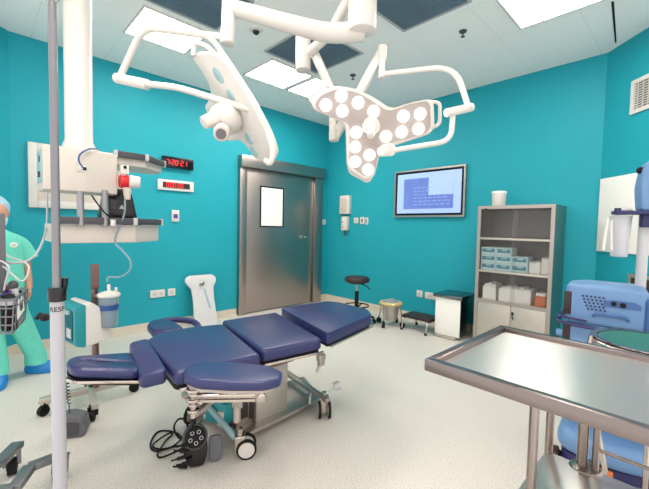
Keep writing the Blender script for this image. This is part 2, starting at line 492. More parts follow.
MB().span((1.545, YA - .03, 1.675), (1.98, YA, 1.8), .004).build('case', 'plastic', t)
MB().span((1.6, YA - .036, 1.705), (1.925, YA - .03, 1.77)).build('display', 'darkbrown', t)
dg = MB(); seg_digits(dg, '0:00 00', 1.64, 1.738, .045, YA - .038); dg.build('digits', 'redled', t)
t = thing('wall_switch', 'small white switch plate with a purple mark below the wall timer', 'switch', (1.755, YA, 1.3))
MB().span((1.71, YA - .02, 1.3), (1.8, YA, 1.44), .004).build('plate', 'plastic', t)
MB().span((1.73, YA - .026, 1.34), (1.78, YA - .02, 1.39)).build('button', 'purple', t)
t = thing('wall_socket', 'wide white double wall socket left of a smaller one, low on the clock wall', 'socket', (1.54, YA, .39))
MB().span((1.46, YA - .015, .385), (1.63, YA, .475), .004).build('plate', 'plastic', t)
MB().box((1.51, YA - .016, .43), (.03, .004, .03)).box((1.58, YA - .016, .43), (.03, .004, .03)).build('rocker', 'lightgrey', t)
t = thing('wall_socket', 'small square white wall socket right of the double one, low on the clock wall', 'socket', (1.71, YA, .39))
MB().span((1.665, YA - .015, .385), (1.755, YA, .475), .004).build('plate', 'plastic', t)
MB().box((1.71, YA - .016, .43), (.03, .004, .03)).build('rocker', 'lightgrey', t)
t = thing('film_viewer', 'large white framed panel on the wall behind the ceiling pendant', 'light box', (.75, YA, 1.4))
f = MB(); a0, a1, b0, b1 = .36, 1.2, 1.4, 2.02; k = .07
f.span((a0, YA - .04, b0), (a0 + k, YA, b1), .006); f.span((a1 - k, YA - .04, b0), (a1, YA, b1), .006)
f.span((a0 + k, YA - .04, b0), (a1 - k, YA, b0 + k), .006); f.span((a0 + k, YA - .04, b1 - k), (a1 - k, YA, b1), .006)
f.build('frame', 'plastic', t)
MB().span((a0 + k, YA - .02, b0 + k), (a1 - k, YA - .005, b1 - k)).build('panel', 'offwhite', t)

# ------------------------------------------------------------------ screen wall fittings
t = thing('wall_screen', 'wide flat screen in a steel frame with a pale blue picture', 'screen', (XB, 2.52, 1.43))
y0, y1, z0, z1 = 2.015, 3.02, 1.455, 2.06
f = MB(); k = .022
f.span((XB - .05, y0 - k, z0 - k), (XB, y1 + k, z0)); f.span((XB - .05, y0 - k, z1), (XB, y1 + k, z1 + k))
f.span((XB - .05, y0 - k, z0), (XB, y0, z1)); f.span((XB - .05, y1, z0), (XB, y1 + k, z1))
f.build('frame', 'steel', t)
MB().span((XB - .04, y0, z0), (XB, y1, z1)).build('bezel', 'blackgloss', t)
sc = MB().span((XB - .044, y0 + .03, z0 + .03), (XB - .04, y1 - .03, z1 - .03)).build('display', 'screen', t)
MB().span((XB - .047, y0 + .13, z0 + .09), (XB - .044, y1 - .14, z1 - .1)).build('picture', 'screenblue', sc)
MB().span((XB - .049, y0 + .13, z0 + .27), (XB - .047, y0 + .48, z1 - .06)).build('picture', 'screen', sc)
ln = MB(); random.seed(3)
for r in range(6):
    yy = y1 - .3
    zz = z1 - .24 - r * .045
    while yy > y0 + .5 - (r > 2) * .3:
        L_ = random.uniform(.03, .07); ln.span((XB - .0495, yy - L_, zz), (XB - .049, yy, zz + .014)); yy -= L_ + .02
ln.build('text_lines', 'screenlight', sc)

t = thing('paper_dispenser', 'tall white paper dispenser on the wall right of the door', 'dispenser', (XB, 4.0, 1.49))
MB().span((XB - .08, 3.9, 1.49), (XB, 4.1, 1.79), .012).build('case', 'plastic', t)
MB().span((XB - .083, 3.93, 1.515), (XB - .08, 4.07, 1.74), .001).build('front_panel', 'offwhite', t)
t = thing('soap_dispenser', 'small white soap dispenser with a nozzle below the paper dispenser', 'dispenser', (XB, 3.98, 1.16))
MB().span((XB - .09, 3.93, 1.22), (XB, 4.05, 1.45), .018).build('case', 'plastic', t)
MB().cyl((XB - .06, 3.99, 1.14), (XB - .06, 3.99, 1.22), .014).build('nozzle', 'darkgrey', t)
MB().box((XB - .093, 4.01, 1.36), (.004, .02, .02)).box((XB - .093, 4.01, 1.27), (.004, .02, .02)).build('mark', 'red', t)
def plate(y, z, w_, h_, label, name='wall_switch', cat='switch', dark=True):
    t = thing(name, label, cat, (XB, y, z - h_ / 2))
    MB().span((XB - .014, y - w_ / 2, z - h_ / 2), (XB, y + w_ / 2, z + h_ / 2), .004).build('plate', 'plastic', t)
    MB().box((XB - .016, y, z), (.005, w_ * .3, h_ * .5)).build('rocker', 'darkgrey' if dark else 'lightgrey', t)
plate(3.79, 1.385, .09, .09, 'plain white switch plate beside the dispensers on the screen wall', dark=False)
plate(3.66, 1.385, .085, .11, 'white switch plate with a dark rocker, middle of three beside the dispensers')
plate(3.57, 1.375, .05, .11, 'narrow two-button plate, nearest the screen of the three switches')
plate(2.60, .375, .09, .09, 'square white wall socket above the step stool', 'wall_socket', 'socket', False)
plate(2.43, .37, .17, .09, 'wide white double wall socket beside the steel bin', 'wall_socket', 'socket', False)
t = thing('wall_switch', 'small white switch on the strip of wall right of the steel door', 'switch', (4.29, YA, 1.3))
MB().span((4.255, YA - .014, 1.31), (4.335, YA, 1.40), .003).build('plate', 'plastic', t)
MB().box((4.295, YA - .016, 1.355), (.03, .004, .04)).build('rocker', 'lightgrey', t)

# ------------------------------------------------------------------ right slanting wall fittings
def onC(u, d, z): return V(XB, YC, 0) + CU * u + CN * d + V(0, 0, z)
def cbox(mb, u0, u1, d0, d1, z0, z1, bev=0):
    rot = Matrix((( CU.x, CN.x, 0, 0), (CU.y, CN.y, 0, 0), (0, 0, 1, 0), (0, 0, 0, 1)))
    mb.box(onC((u0 + u1) / 2, (d0 + d1) / 2, (z0 + z1) / 2), (u1 - u0, d1 - d0, z1 - z0), rot, bev)
    return mb
t = thing('wall_vent', 'white slatted square vent high on the right-hand wall', 'vent', onC(.5, 0, 2.3))
f = MB(); u0, u1, z0, z1 = .32, .82, 2.31, 2.60
cbox(f, u0, u0 + .035, 0, .02, z0, z1); cbox(f, u1 - .035, u1, 0, .02, z0, z1); cbox(f, u0 + .035, u1 - .035, 0, .02, z0, z0 + .035); cbox(f, u0 + .035, u1 - .035, 0, .02, z1 - .035, z1)
f.build('frame', 'plastic', t)
g = cbox(MB(), u0 + .035, u1 - .035, .001, .004, z0 + .035, z1 - .035); g.build('backing', 'darkbrown', t)
g = MB()
for i in range(10):
    zz = z0 + .05 + i * .0205; cbox(g, u0 + .035, u1 - .035, .005, .015, zz, zz + .0075)
for i in range(8): cbox(g, u0 + .06 + i * .052, u0 + .064 + i * .052, .004, .012, z0 + .035, z1 - .035)
g.build('louvre', 'plastic', t)
t = thing('wall_board', 'large blank white board on the right wall behind the blue machine', 'board', onC(.5, 0, 1.08))
cbox(MB(), .02, .92, .002, .02, 1.09, 1.79, .003).build('board', 'paper', t)

# ------------------------------------------------------------------ ceiling mount and surgical lights
def P3(x): return V(*x)
mx_, my_ = 1.42, 1.22
t = thing('ceiling_mount', 'white round ceiling column that carries both surgical lights', 'ceiling mount', (mx_, my_, H))
MB().lathe((mx_, my_, H), [(.055, -.60), (.055, -.1), (.16, -.06), (.17, 0)]).build('column', 'lampwhite', t)
MB().lathe((mx_, my_, H - .62), [(.03, -.02), (.06, -.015), (.062, .0), (.062, .05)]).build('hub_ring', 'lampwhite', t)

# the lit three-winged light, facing the viewer
FACE_B = [(-0.2493, 0.1021), (-0.1753, 0.1464), (-0.1677, 0.0763), (-0.0920, 0.1163), (-0.0125, 0.0777), (-0.0940, -0.0227), (-0.0960, -0.0940), (-0.0926, -0.1670), (-0.0208, -0.1323), (-0.0237, -0.2064), (0.0565, -0.0399), (0.1337, -0.0166), (0.1358, 0.0578), (0.2162, 0.0001), (0.2176, 0.0708)]          # lamp centres on the face (metres, in the head's own plane)
OUT_B = [(-0.3023, 0.0769), (-0.2362, 0.0522), (-0.1429, 0.0146), (-0.1309, -0.1979), (-0.0370, -0.2607), (0.0112, -0.2416), (0.0375, -0.0965), (0.0864, -0.0852), (0.2713, -0.0239), (0.2941, 0.0066), (0.2775, 0.1202), (0.2566, 0.1388), (0.1644, 0.1212), (0.0729, 0.0874), (-0.0163, 0.1384), (-0.1034, 0.1760), (-0.2055, 0.1897), (-0.2929, 0.1505), (-0.3198, 0.1087)]
CB = V(*(1.447, 1.141, 1.772))
nB = V(*(-0.6712, -0.6903, -0.2699)); rB = V(*(0.717, -0.6971, 0)); uB = V(*(-0.1882, -0.1935, 0.9629))
MTB = Matrix(((rB.x, uB.x, nB.x, CB.x), (rB.y, uB.y, nB.y, CB.y), (rB.z, uB.z, nB.z, CB.z), (0, 0, 0, 1)))
def PB(u, v, d=0): return MTB @ V(u, v, d)
lt = thing('surgical_light', 'lit white three-winged surgical light with round lamps facing the viewer', 'surgical light', tuple(CB), 'surgical lights on the ceiling arms')
cen = V(sum(p[0] for p in OUT_B) / len(OUT_B), sum(p[1] for p in OUT_B) / len(OUT_B))
outb = [tuple(V(*p) - (cen - V(*p)).normalized() * .006) for p in OUT_B]
MB().prism(roundpts(outb, .035), -.055, .004, bev=.012, mtx=MTB).build('light_head', 'lampwhite', lt)
inn = [tuple(V(*p) * 1.0 + (cen - V(*p)).normalized() * .016) for p in OUT_B]
MB().prism(roundpts(inn, .03), .0, .006, mtx=MTB).build('lamp_face', 'lampface', lt)
for (u, v) in FACE_B:
    ln_ = MB().lathe((0, 0, 0), [(.0275, 0), (.0275, .004), (.024, .007), (.012, .009)], 24, MTB @ Matrix.Translation((u, v, .005))).build('lamp', 'lens', lt)
hc = (-0.0204, 0.0087)
MB().cyl(PB(hc[0], hc[1], 0), PB(hc[0], hc[1], .03), .045, .04, bev=.006).cyl(PB(hc[0], hc[1], .03), PB(hc[0] - .012, hc[1] - .045, .11), .021, .018, bev=.004).build('sterile_handle', 'lampwhite', lt)
for nm, pts in (('grip', [(0.2662, 0.1295), (0.3194, 0.1273), (0.3321, 0.0239), (0.2805, 0.0030)]), ('grip', [(-0.1223, -0.1870), (-0.1134, -0.2261), (-0.0123, -0.2766), (0.0064, -0.2237)]), ('grip', [(-0.3025, 0.1011), (-0.3370, 0.1323), (-0.2564, 0.2011), (-0.2052, 0.1803)])):
    MB().tube(roundtube([PB(a, b, -.03) for a, b in pts], .03), .0095).build(nm, 'lampwhite', lt)
# yoke
yk = MB(); j1 = P3((1.529, 1.173, 2.184)); j2 = P3((1.508, 1.156, 2.04))
yk.tube([j1, j2], .016)
yk.tube(roundtube([(1.514, 1.151, 2.061), (1.664, 0.8376, 2.055), (1.668, 0.7624, 1.837)], .12), .0135)
yk.build('upper_yoke', 'lampwhite', lt)
MB().cyl((1.572, 0.8267, 1.809), (1.699, 0.762, 1.853), .02, bev=.003).build('yoke_joint', 'lampwhite', lt)
MB().tube(roundtube([(1.614, 0.8135, 1.812), (1.605, 0.8138, 1.685), (1.482, 1.071, 1.654)], .07), .0125).build('lower_yoke', 'lampwhite', lt)
MB().cyl((1.499, 1.139, 1.666), (1.472, 1.052, 1.655), .03, bev=.008).build('head_joint', 'lampwhite', lt)
# arms behind the head
a0 = P3((1.41, 1.67, 2.45)); a1 = P3((1.405, 1.657, 2.189))
MB().cyl(a0, a1, .045, bev=.004).build('drop_tube', 'lampwhite', lt)
MB().tube([V(mx_, my_, 2.55), (1.437, 1.469, 2.347), (1.415, 1.653, 2.278)], .028).build('main_arm', 'lampwhite', lt)
b0 = P3((1.45, 1.622, 2.315)); b1 = P3((1.485, 1.482, 2))
MB().tube([a1 + V(0, 0, .1), b0, P3((1.482, 1.488, 2.046))], .026).tube([(1.482, 1.488, 2.046), (1.438, 1.43, 1.79)], .02).build('spring_arm', 'lampwhite', lt)
MB().bar((1.432, 1.407, 1.768), j1, .035, .05, .01).cyl((1.429, 1.413, 1.806), (1.427, 1.409, 1.746), .028, bev=.005).cyl(j1 + V(0, 0, .03), j1 - V(0, 0, .05), .024, bev=.004).build('lower_arm', 'lampwhite', lt)

# the unlit light seen from the side
OUT_A = [(-0.2538, 0.2849), (-0.2071, 0.2157), (-0.1918, 0.1393), (-0.2273, 0.0976), (-0.3443, 0.0818), (-0.3490, 0.0432), (-0.3216, -0.0113), (-0.2911, -0.0823), (-0.2324, -0.1450), (-0.1098, -0.1560), (-0.0519, -0.1966), (-0.0233, -0.2727), (0.1316, -0.3089), (0.1916, -0.2723), (0.1966, -0.1913), (0.1778, -0.1076), (0.1513, -0.0101), (0.1055, 0.0924), (0.0516, 0.2044), (-0.0361, 0.2565), (-0.1609, 0.3044), (-0.2412, 0.3118)]
CA = V(*(0.9231, 1.6, 1.86)); nA = V(*(-0.8999, 0.1028, -0.4239)); rA = V(*(-0.1135, -0.9935, 0)); uA = V(*(-0.4211, 0.0481, 0.9057))
MTA = Matrix(((rA.x, uA.x, nA.x, CA.x), (rA.y, uA.y, nA.y, CA.y), (rA.z, uA.z, nA.z, CA.z), (0, 0, 0, 1)))
def PA(u, v, d=0): return MTA @ V(u, v, d)
la = thing('surgical_light', 'white surgical light head seen edge-on, left of the lit one', 'surgical light', tuple(CA), 'surgical lights on the ceiling arms')
MB().prism(roundpts(OUT_A, .03), -.035, 0, bev=.012, mtx=MTA).build('light_head', 'lampwhite', la)
for (u, v, ru, rv) in [(-0.0504, 0.1558, 0.0477, 0.0275), (-0.0040, 0.0475, 0.0367, 0.0225), (0.0080, -0.1700, 0.0330, 0.0225), (0.0080, -0.2350, 0.0330, 0.0225)]:
    m_ = MTA @ Matrix.Translation((u, v, 0)) @ Matrix.Rotation(-0.962, 4, 'Z') @ Matrix.Diagonal((ru, rv, 1, 1))
    MB().lathe((0, 0, 0), [(1, -.002), (1, .003), (.9, .005)], 24, m_).build('lamp', 'paleteal', la)
MB().tube([P3(q) for q in [(0.8448, 1.786, 2.237), (0.8647, 1.707, 2.177), (0.8772, 1.648, 2.109), (0.8971, 1.596, 2.037), (0.9215, 1.553, 1.957), (0.9421, 1.514, 1.882), (0.9561, 1.482, 1.827), (0.9763, 1.444, 1.759), (0.9927, 1.409, 1.686), (1.005, 1.393, 1.616), (0.9996, 1.408, 1.566), (0.9888, 1.434, 1.582)]], .0135, smooth=3).build('edge_rail', 'lampwhite', la)
MB().tube(roundtube([(0.8062, 1.816, 2.124), (0.8111, 1.815, 2.19), (0.8359, 1.734, 2.161), (0.8692, 1.683, 2.103)], .04), .011).build('grip', 'lampwhite', la)
MB().cyl((0.9048, 1.616, 1.825), (0.7718, 1.628, 1.745), .040, .030, bev=.006).build('sterile_handle', 'lampwhite', la)
MB().ball((0.9002, 1.646, 1.796), .085, (1, 1, .9)).build('hub', 'lampwhite', la)
MB().cyl((0.8549, 1.601, 1.72), (0.8215, 1.548, 1.69), .04, .035, bev=.004).build('camera_pod', 'offwhite', la)
MB().cyl((0.824, 1.553, 1.692), (0.819, 1.543, 1.689), .024).build('camera_lens', 'midgrey', la)
# its arms
ap = [(1.456, 1.251, 2.29), (1.322, 1.351, 2.266), (1.15, 1.464, 2.285), (0.9605, 1.625, 2.338), (0.9215, 1.663, 2.347)]
MB().tube(ap, [.052, .034], 16, smooth=5).cyl(V(mx_, my_, 2.26), V(mx_, my_, 2.42), .072, bev=.012).build('main_arm', 'lampwhite', la)
MB().cyl((0.922, 1.665, 2.377), (0.9127, 1.659, 2.168), .034, bev=.005).build('drop_tube', 'lampwhite', la)
MB().tube(roundtube([(0.915, 1.659, 2.198), (0.6665, 2.018, 2.283), (0.6314, 2.078, 2.251), (0.5776, 2.202, 2.07)], .10), .0175).build('upper_yoke', 'lampwhite', la)
MB().cyl((0.5607, 2.232, 2.057), (0.6674, 2.054, 2.003), .027, bev=.004).build('yoke_joint', 'lampwhite', la)
MB().tube(roundtube([(0.6523, 2.069, 2.008), (0.7616, 1.919, 1.984), (0.9491, 1.488, 1.817)], .2), .0165).build('lower_yoke', 'lampwhite', la)

# ------------------------------------------------------------------ ceiling pendant
pt = thing('ceiling_pendant', 'white ceiling pendant with a service box and two shelves', 'ceiling pendant', (.48, 2.83, H))
MB().lathe((.495, 2.84, 0), [(.094, 1.70), (.094, 1.76), (.078, 1.8), (.078, 2.82), (.10, 2.86), (.19, 2.93), (.2, 3.0)]).build('column', 'white', pt)
box_ = MB().prism(roundpts([(.29, 2.715), (.505, 2.69), (.69, 2.73), (.70, 2.80), (.70, 2.98), (.29, 2.98)], .012), 1.46, 1.725, bev=.012).build('service_box', 'offwhite', pt)
MB().span((.284, 2.73, 1.51), (.291, 2.95, 1.70), .003).build('socket_plate', 'paleteal', box_)
so = MB()
for (yv, zv) in ((2.80, 1.65), (2.79, 1.555), (2.85, 1.56)): so.box((.282, yv, zv), (.006, .02, .035))
so.build('gas_socket', 'darkgrey', box_)
MB().span((.455, 2.688, 1.585), (.505, 2.70, 1.625), .002).build('network_jack', 'plastic', box_)
MB().span((.485, 2.686, 1.595), (.505, 2.69, 1.615)).build('jack_opening', 'black', box_)
MB().span((.44, 2.695, 1.565), (.53, 2.70, 1.568)).build('label_strip', 'lightgrey', box_)
def pshelf(z0, z1, pts, name, rail_pts, rz):
    s_ = MB().prism(roundpts(pts, .01), z0, z1, bev=.005).build(name, 'offwhite', pt)
    r_ = MB()
    for i in range(len(rail_pts) - 1):
        a, b = rail_pts[i], rail_pts[i + 1]
        r_.bar((a[0], a[1], rz), (b[0], b[1], rz), .022, .045, .004)
    r_.build('rail', 'darkgrey', s_)
    for q in rail_pts: MB().box((q[0], q[1], rz), (.028, .028, .052), None, .004).build('rail_clip', 'lightgrey', s_)
    return s_
L1 = [(.345, 2.72), (.80, 2.72), (1.03, 2.94), (1.03, 3.2), (.345, 3.2)]
pshelf(1.135, 1.255, L1, 'lower_shelf', [(.345, 2.70), (.79, 2.70), (1.045, 2.935)], 1.28)
L2 = [(.66, 2.99), (.95, 2.99), (1.14, 3.18), (1.14, 3.36), (.66, 3.36)]
pshelf(1.70, 1.775, L2, 'upper_shelf', [(.74, 2.972), (.955, 2.972), (1.155, 3.17)], 1.775)
MB().span((.5, 2.9, 1.6), (.62, 3.3, 1.78), .005).build('back_column', 'offwhite', pt)
for xx in (.475, .61):
    MB().cyl((xx, 2.705, 1.245), (xx, 2.715, 1.48), .02).build('support_tube', 'tubegrey', pt)
MB().cyl((.645, 2.66, 1.25), (.645, 2.66, 1.29), .016).build('rail_knob', 'plastic', pt)

t = thing('vacuum_regulator', 'red and white vacuum regulator plugged into the pendant box', 'regulator', (.735, 2.72, 1.5))
MB().cyl((.70, 2.72, 1.55), (.755, 2.72, 1.55), .045, bev=.005).build('dial_body', 'red', t)
MB().cyl((.755, 2.70, 1.553), (.82, 2.68, 1.55), .045, .038, bev=.008).build('dial', 'plastic', t)
MB().span((.705, 2.70, 1.60), (.755, 2.74, 1.66), .005).build('connector', 'plastic', t)
MB().box((.728, 2.695, 1.645), (.018, .01, .018)).build('socket', 'black', t)
MB().cyl((.745, 2.71, 1.43), (.745, 2.71, 1.51), .018, .03).build('trap', 'offwhite', t)
t = MB().tube([(0.7237, 2.687, 1.431), (0.7168, 2.686, 1.323), (0.6699, 2.72, 1.153), (0.7025, 2.684, 1.087), (0.7339, 2.621, 1.022), (0.7326, 2.618, 0.9555), (0.6779, 2.64, 0.9103), (0.6202, 2.668, 0.9118), (0.6076, 2.664, 0.8803)], .006, 8, smooth=6)
tag(t.build('suction_tube', 'clearplastic', loc=(0.6076, 2.664, 0.8803)), 'thin clear tube looping from the red regulator down to the suction jar', 'tube')
t = MB().tube([(.49, 2.685, 1.605), (.475, 2.665, 1.62), (.46, 2.66, 1.65), (.47, 2.66, 1.69), (.52, 2.67, 1.73), (.58, 2.72, 1.745)], .005, 8, smooth=6)
tag(t.build('network_cable', 'bluecable', loc=(.49, 2.685, 1.6)), 'blue cable curling up from the socket on the pendant box', 'cable')
t = MB().tube([(0.6128, 3.043, 2.409), (0.6157, 2.95, 2.123), (0.6306, 2.918, 1.858), (0.6518, 2.962, 1.785)], .004, 8, smooth=6)
tag(MB().tube([(.535, 2.70, 1.44), (.55, 2.66, 1.40), (.60, 2.66, 1.33), (.66, 2.75, 1.31)], .005, 8, smooth=6).build('camera_cable', 'black', loc=(.55, 2.66, 1.3)), 'thin black cable sagging under the pendant box onto the lower shelf', 'cable')
t.bm.free()
# black unit on the lower shelf
t = thing('monitor_unit', 'black camera unit standing on the lower pendant shelf', 'medical unit', (.72, 2.9, 1.255))
MB().prism([(.60, 2.86), (.88, 2.86), (.86, 3.02), (.62, 3.02)], 1.255, 1.30, bev=.006).build('base', 'black', t)
MB().prism([(-.12, 0), (.13, 0), (.085, .22), (-.08, .22)], -.04, .04, bev=.01, mtx=Matrix.Translation((.735, 2.93, 1.295)) @ Matrix.Rotation(PI / 2, 4, 'X')).build('body', 'blackgloss', t)
MB().box((.70, 2.885, 1.40), (.045, .02, .07), None, .004).build('lens_block', 'darkgrey', t)
MB().prism([(-.02, 0), (.02, 0), (0, .03)], -.004, .004, mtx=Matrix.Translation((.755, 2.88, 1.37)) @ Matrix.Rotation(PI / 2, 4, 'X')).build('mark', 'lightgrey', t)

# ------------------------------------------------------------------ drip pole in front
q0 = (0.1671, 1.303, 1.053); px_, py_ = q0[0], q0[1]
t = thing('drip_pole', 'tall steel drip pole with a white lower tube in front of the pendant', 'drip pole', (px_, py_, 0))
MB().cyl((px_, py_, 1.04), (px_, py_, 1.90), .0108).build('upper_pole', 'greysteel', t)
MB().cyl((px_, py_, .08), (px_, py_, 1.065), .018, seg=32).build('lower_tube', 'poletube', t)
MB().cyl((px_, py_, 1.035), (px_, py_, 1.075), .0235, bev=.002).cyl((px_ + .018, py_ + .02, 1.06), (px_ + .022, py_ + .02, 1.10), .01).build('collar', 'blackgloss', t)
kn = MB(); kp = V(px_, py_, .985); rt = V(.717, -.697, 0)
kn.cyl(kp - rt * .018, kp - rt * .034, .007).ball(kp - rt * .038, .013, (1, 1, .9)).tube([kp - rt * .038, kp - rt * .05 + V(0, 0, .01), kp - rt * .062 + V(0, 0, -.004)], .006)
kn.build('clamp_knob', 'black', t)
hk = MB()
for s_ in (1, -1):
    a = V(px_, py_, 1.89); d = rt * s_
    hk.tube([a, a + d * .06 + V(0, 0, .035), a + d * .13 + V(0, 0, .03), a + d * .16 + V(0, 0, .05)], .004, 8, smooth=5)
hk.build('bag_hook', 'chrome', t)
me = text_mesh('RESP', .02, 0, True)
Rr = .0183; fd = math.atan2(-py_, -px_)      # towards the viewer
bm_ = bmesh.new(); bm_.from_mesh(me); bmesh.ops.subdivide_edges(bm_, edges=bm_.edges[:], cuts=1)
for v in bm_.verts:
    a = fd + v.co.x / Rr
    v.co = V(px_ + Rr * math.cos(a) - px_, py_ + Rr * math.sin(a) - py_, 1.012 + v.co.y)
bm_.to_mesh(me); bm_.free(); me.materials.append(M['darkbrown'])
o = bpy.data.objects.new('lettering', me); COL.objects.link(o); o.parent = t
bs = MB()
for k in range(5):
    a = 2 * PI * k / 5 + .6
    bs.bar((px_, py_, .085), (px_ + .27 * math.cos(a), py_ + .27 * math.sin(a), .07), .03, .022, .004)
bs.build('base', 'greysteel', t)
for k in range(5):
    a = 2 * PI * k / 5 + .6; cx, cy = px_ + .27 * math.cos(a), py_ + .27 * math.sin(a)
    MB().cyl((cx - .012, cy, .03), (cx + .012, cy, .03), .03, bev=.004).cyl((cx, cy, .05), (cx, cy, .075), .008).build('caster', 'black', t)

def caster(mb_name, parent, x, y, r, wd, yaw, wheel='black', fork='steel', top=None):
    top = top or 2.3 * r
    d = V(math.cos(yaw), math.sin(yaw), 0); sd = V(-d.y, d.x, 0); c = V(x, y, r)
    w_ = MB().cyl(c - sd * wd / 2, c + sd * wd / 2, r, bev=min(.005, wd * .2))
    w_.cyl(c - sd * (wd / 2 + .003), c + sd * (wd / 2 + .003), r * .35)
    f_ = MB(); tp = V(x + d.x * r * .4, y + d.y * r * .4, top)
    for s_ in (-1, 1): f_.bar(c + sd * s_ * (wd / 2 + .006), V(tp.x, tp.y, top) + sd * s_ * (wd / 2 + .006), .02, .004)
    f_.box((tp.x, tp.y, top), (wd + .02, wd + .02, .01), (0, 0, yaw)).cyl((tp.x, tp.y, top), (tp.x, tp.y, top + .02), .009)
    root = f_.build('caster', fork, parent)
    w_.build('wheel', wheel, root)

# ------------------------------------------------------------------ suction stand with its box and jar
cx, cy = .56, 2.86
t = thing('suction_stand', 'steel post on a four-wheeled cross base behind the head cushion', 'stand', (cx, cy, 0))
MB().cyl((cx + .02, cy + .0, .12), (cx + .015, cy, .98), .022).box((cx + .015, cy - .025, .9), (.05, .012, .17)).build('post', 'brownpost', t)
MB().bar((.27, 2.90, .10), (.85, 2.88, .10), .04, .045, .004).bar((.585, 3.12, .10), (.52, 2.60, .10), .04, .045, .004).build('cross_base', 'matsteel', t)
for (x, y, yaw) in ((.29, 2.90, .5), (.51, 2.62, 1.2), (.83, 2.88, -.4), (.585, 3.10, .4)): caster('c', t, x, y, .035, .03, yaw, fork='black', top=.085)
KX, KY = .422, 2.62      # the vertical corner nearest the viewer
aV = V(-.8 * .717 + .6 * .697, .8 * .697 + .6 * .717, 0); bV = V(.6 * .717 + .8 * .697, -.6 * .697 + .8 * .717, 0)
# profile frame: first axis into the box, second up, extruded along the face
mk2 = Matrix(((bV.x, 0, aV.x, KX), (bV.y, 0, aV.y, KY), (0, 1, 0, .48), (0, 0, 0, 1)))
bx = thing('pump_box', 'boxy white pump unit with a teal front fixed beside the drip pole', 'pump', (.5, 2.65, .47))
MB().prism(roundpts([(0, .02), (.06, 0), (.06, .275), (.02, .27), (0, .25)], .015), 0, .26, bev=.012, mtx=mk2).build('front_shell', 'tealplastic', bx)
MB().prism(roundpts([(.055, .0), (.19, .015), (.21, .05), (.21, .14), (.17, .225), (.09, .285), (.055, .28)], .02), .002, .256, bev=.012, mtx=mk2).build('back_shell', 'plastic', bx)
mk3 = Matrix(((aV.x, 0, -bV.x, KX), (aV.y, 0, -bV.y, KY), (0, 1, 0, .48), (0, 0, 0, 1)))
sc_ = MB().prism(roundpts([(.03, .04), (.23, .04), (.23, .235), (.03, .235)], .02), .0, .005, mtx=mk3).build('window', 'tealdark', bx)
MB().prism([(.05, .06), (.12, .06), (.12, .12), (.05, .12)], .005, .007, mtx=mk3).build('label', 'lightgrey', sc_)
MB().prism(roundpts([(.06, .21), (.15, .21), (.15, .235), (.06, .235)], .008), .004, .02, bev=.003, mtx=mk3).build('latch', 'paleteal', bx)
jc = (0.6164, 2.658, 0.7144)
t = thing('suction_jar', 'clear suction jar with a white lid beside the pump box', 'suction jar', (jc[0], jc[1], jc[2] - .13))
MB().lathe((jc[0], jc[1], jc[2] - .13), [(.045, 0), (.05, .01), (.057, .2)]).build('jar', 'clearplastic', t)
MB().lathe((jc[0], jc[1], jc[2] + .07), [(.064, 0), (.068, .01), (.064, .022), (.04, .032), (.02, .036)]).cyl((jc[0], jc[1], jc[2] + .1), (jc[0], jc[1], jc[2] + .15), .01).cyl((jc[0] + .035, jc[1] - .03, jc[2] + .09), (jc[0] + .035, jc[1] - .03, jc[2] + .13), .009).build('lid', 'plastic', t)
MB().lathe((jc[0], jc[1], jc[2] - .015), [(.0565, 0), (.058, .035)], 32).build('label_band', 'bluecable', t)
jb = V(jc[0], jc[1], jc[2] + .055); pb_ = V(.58, 2.86, jb.z)
MB().bar(pb_, jb - (jb - pb_).normalized() * .06, .03, .02).build('bracket', 'greysteel', t)

# ------------------------------------------------------------------ foot switch under the head cushion
fs = (0.396, 2.527, 0)
t = thing('foot_switch', 'grey boxy foot switch on the floor below the head cushion', 'foot switch', (fs[0], fs[1], 0))
mf = Matrix.Translation((fs[0], fs[1], 0)) @ Matrix.Rotation(-.5, 4, 'Z')
MB().prism(roundpts([(-.09, 0), (.06, 0), (.075, .03), (.06, .115), (.0, .135), (-.09, .13)], .02), -.05, .05, bev=.008, mtx=mf @ Matrix.Rotation(PI / 2, 4, 'X')).build('housing', 'midgrey', t)
MB().prism(roundpts([(-.07, .02), (.04, .02), (.045, .09), (-.07, .105)], .015), .05, .056, mtx=mf @ Matrix.Rotation(PI / 2, 4, 'X')).build('side_plate', 'darkgrey', t)
p0 = V(*(0.3605, 2.493, 0.3693)); p1 = V(fs[0] - .02, fs[1], .135)
pts = []
for i in range(140):
    f_ = i / 139; a = f_ * 2 * PI * 11; c = p0.lerp(p1, f_)
    k = .009 if .03 < f_ < .75 else .002
    pts.append(c + V(math.cos(a) * k, math.sin(a) * k, 0))
tag(MB().tube(pts, .0025, 6).build('coiled_cord', 'black', loc=tuple(p1)), 'black coiled cord hanging from the head cushion to the grey foot switch', 'cord')

# ------------------------------------------------------------------ operating table
ot = thing('operating_table', 'navy cushioned operating table with a steel base on wheels', 'operating table', (1.3, 1.9, 0))
def cushion(name, pts, z, th=.07, r=.03, bev=.022, tilt=None, m='navy', par=None):
    return MB().prism(roundpts(pts, r), z - th, z, bev=bev, seg=4, tilt=tilt).build(name, m, par or ot, angle=60)
def shrink(pts, k):
    c = V(sum(p[0] for p in pts) / len(pts), sum(p[1] for p in pts) / len(pts))
    return [tuple(c + (V(*p) - c) * k) for p in pts]
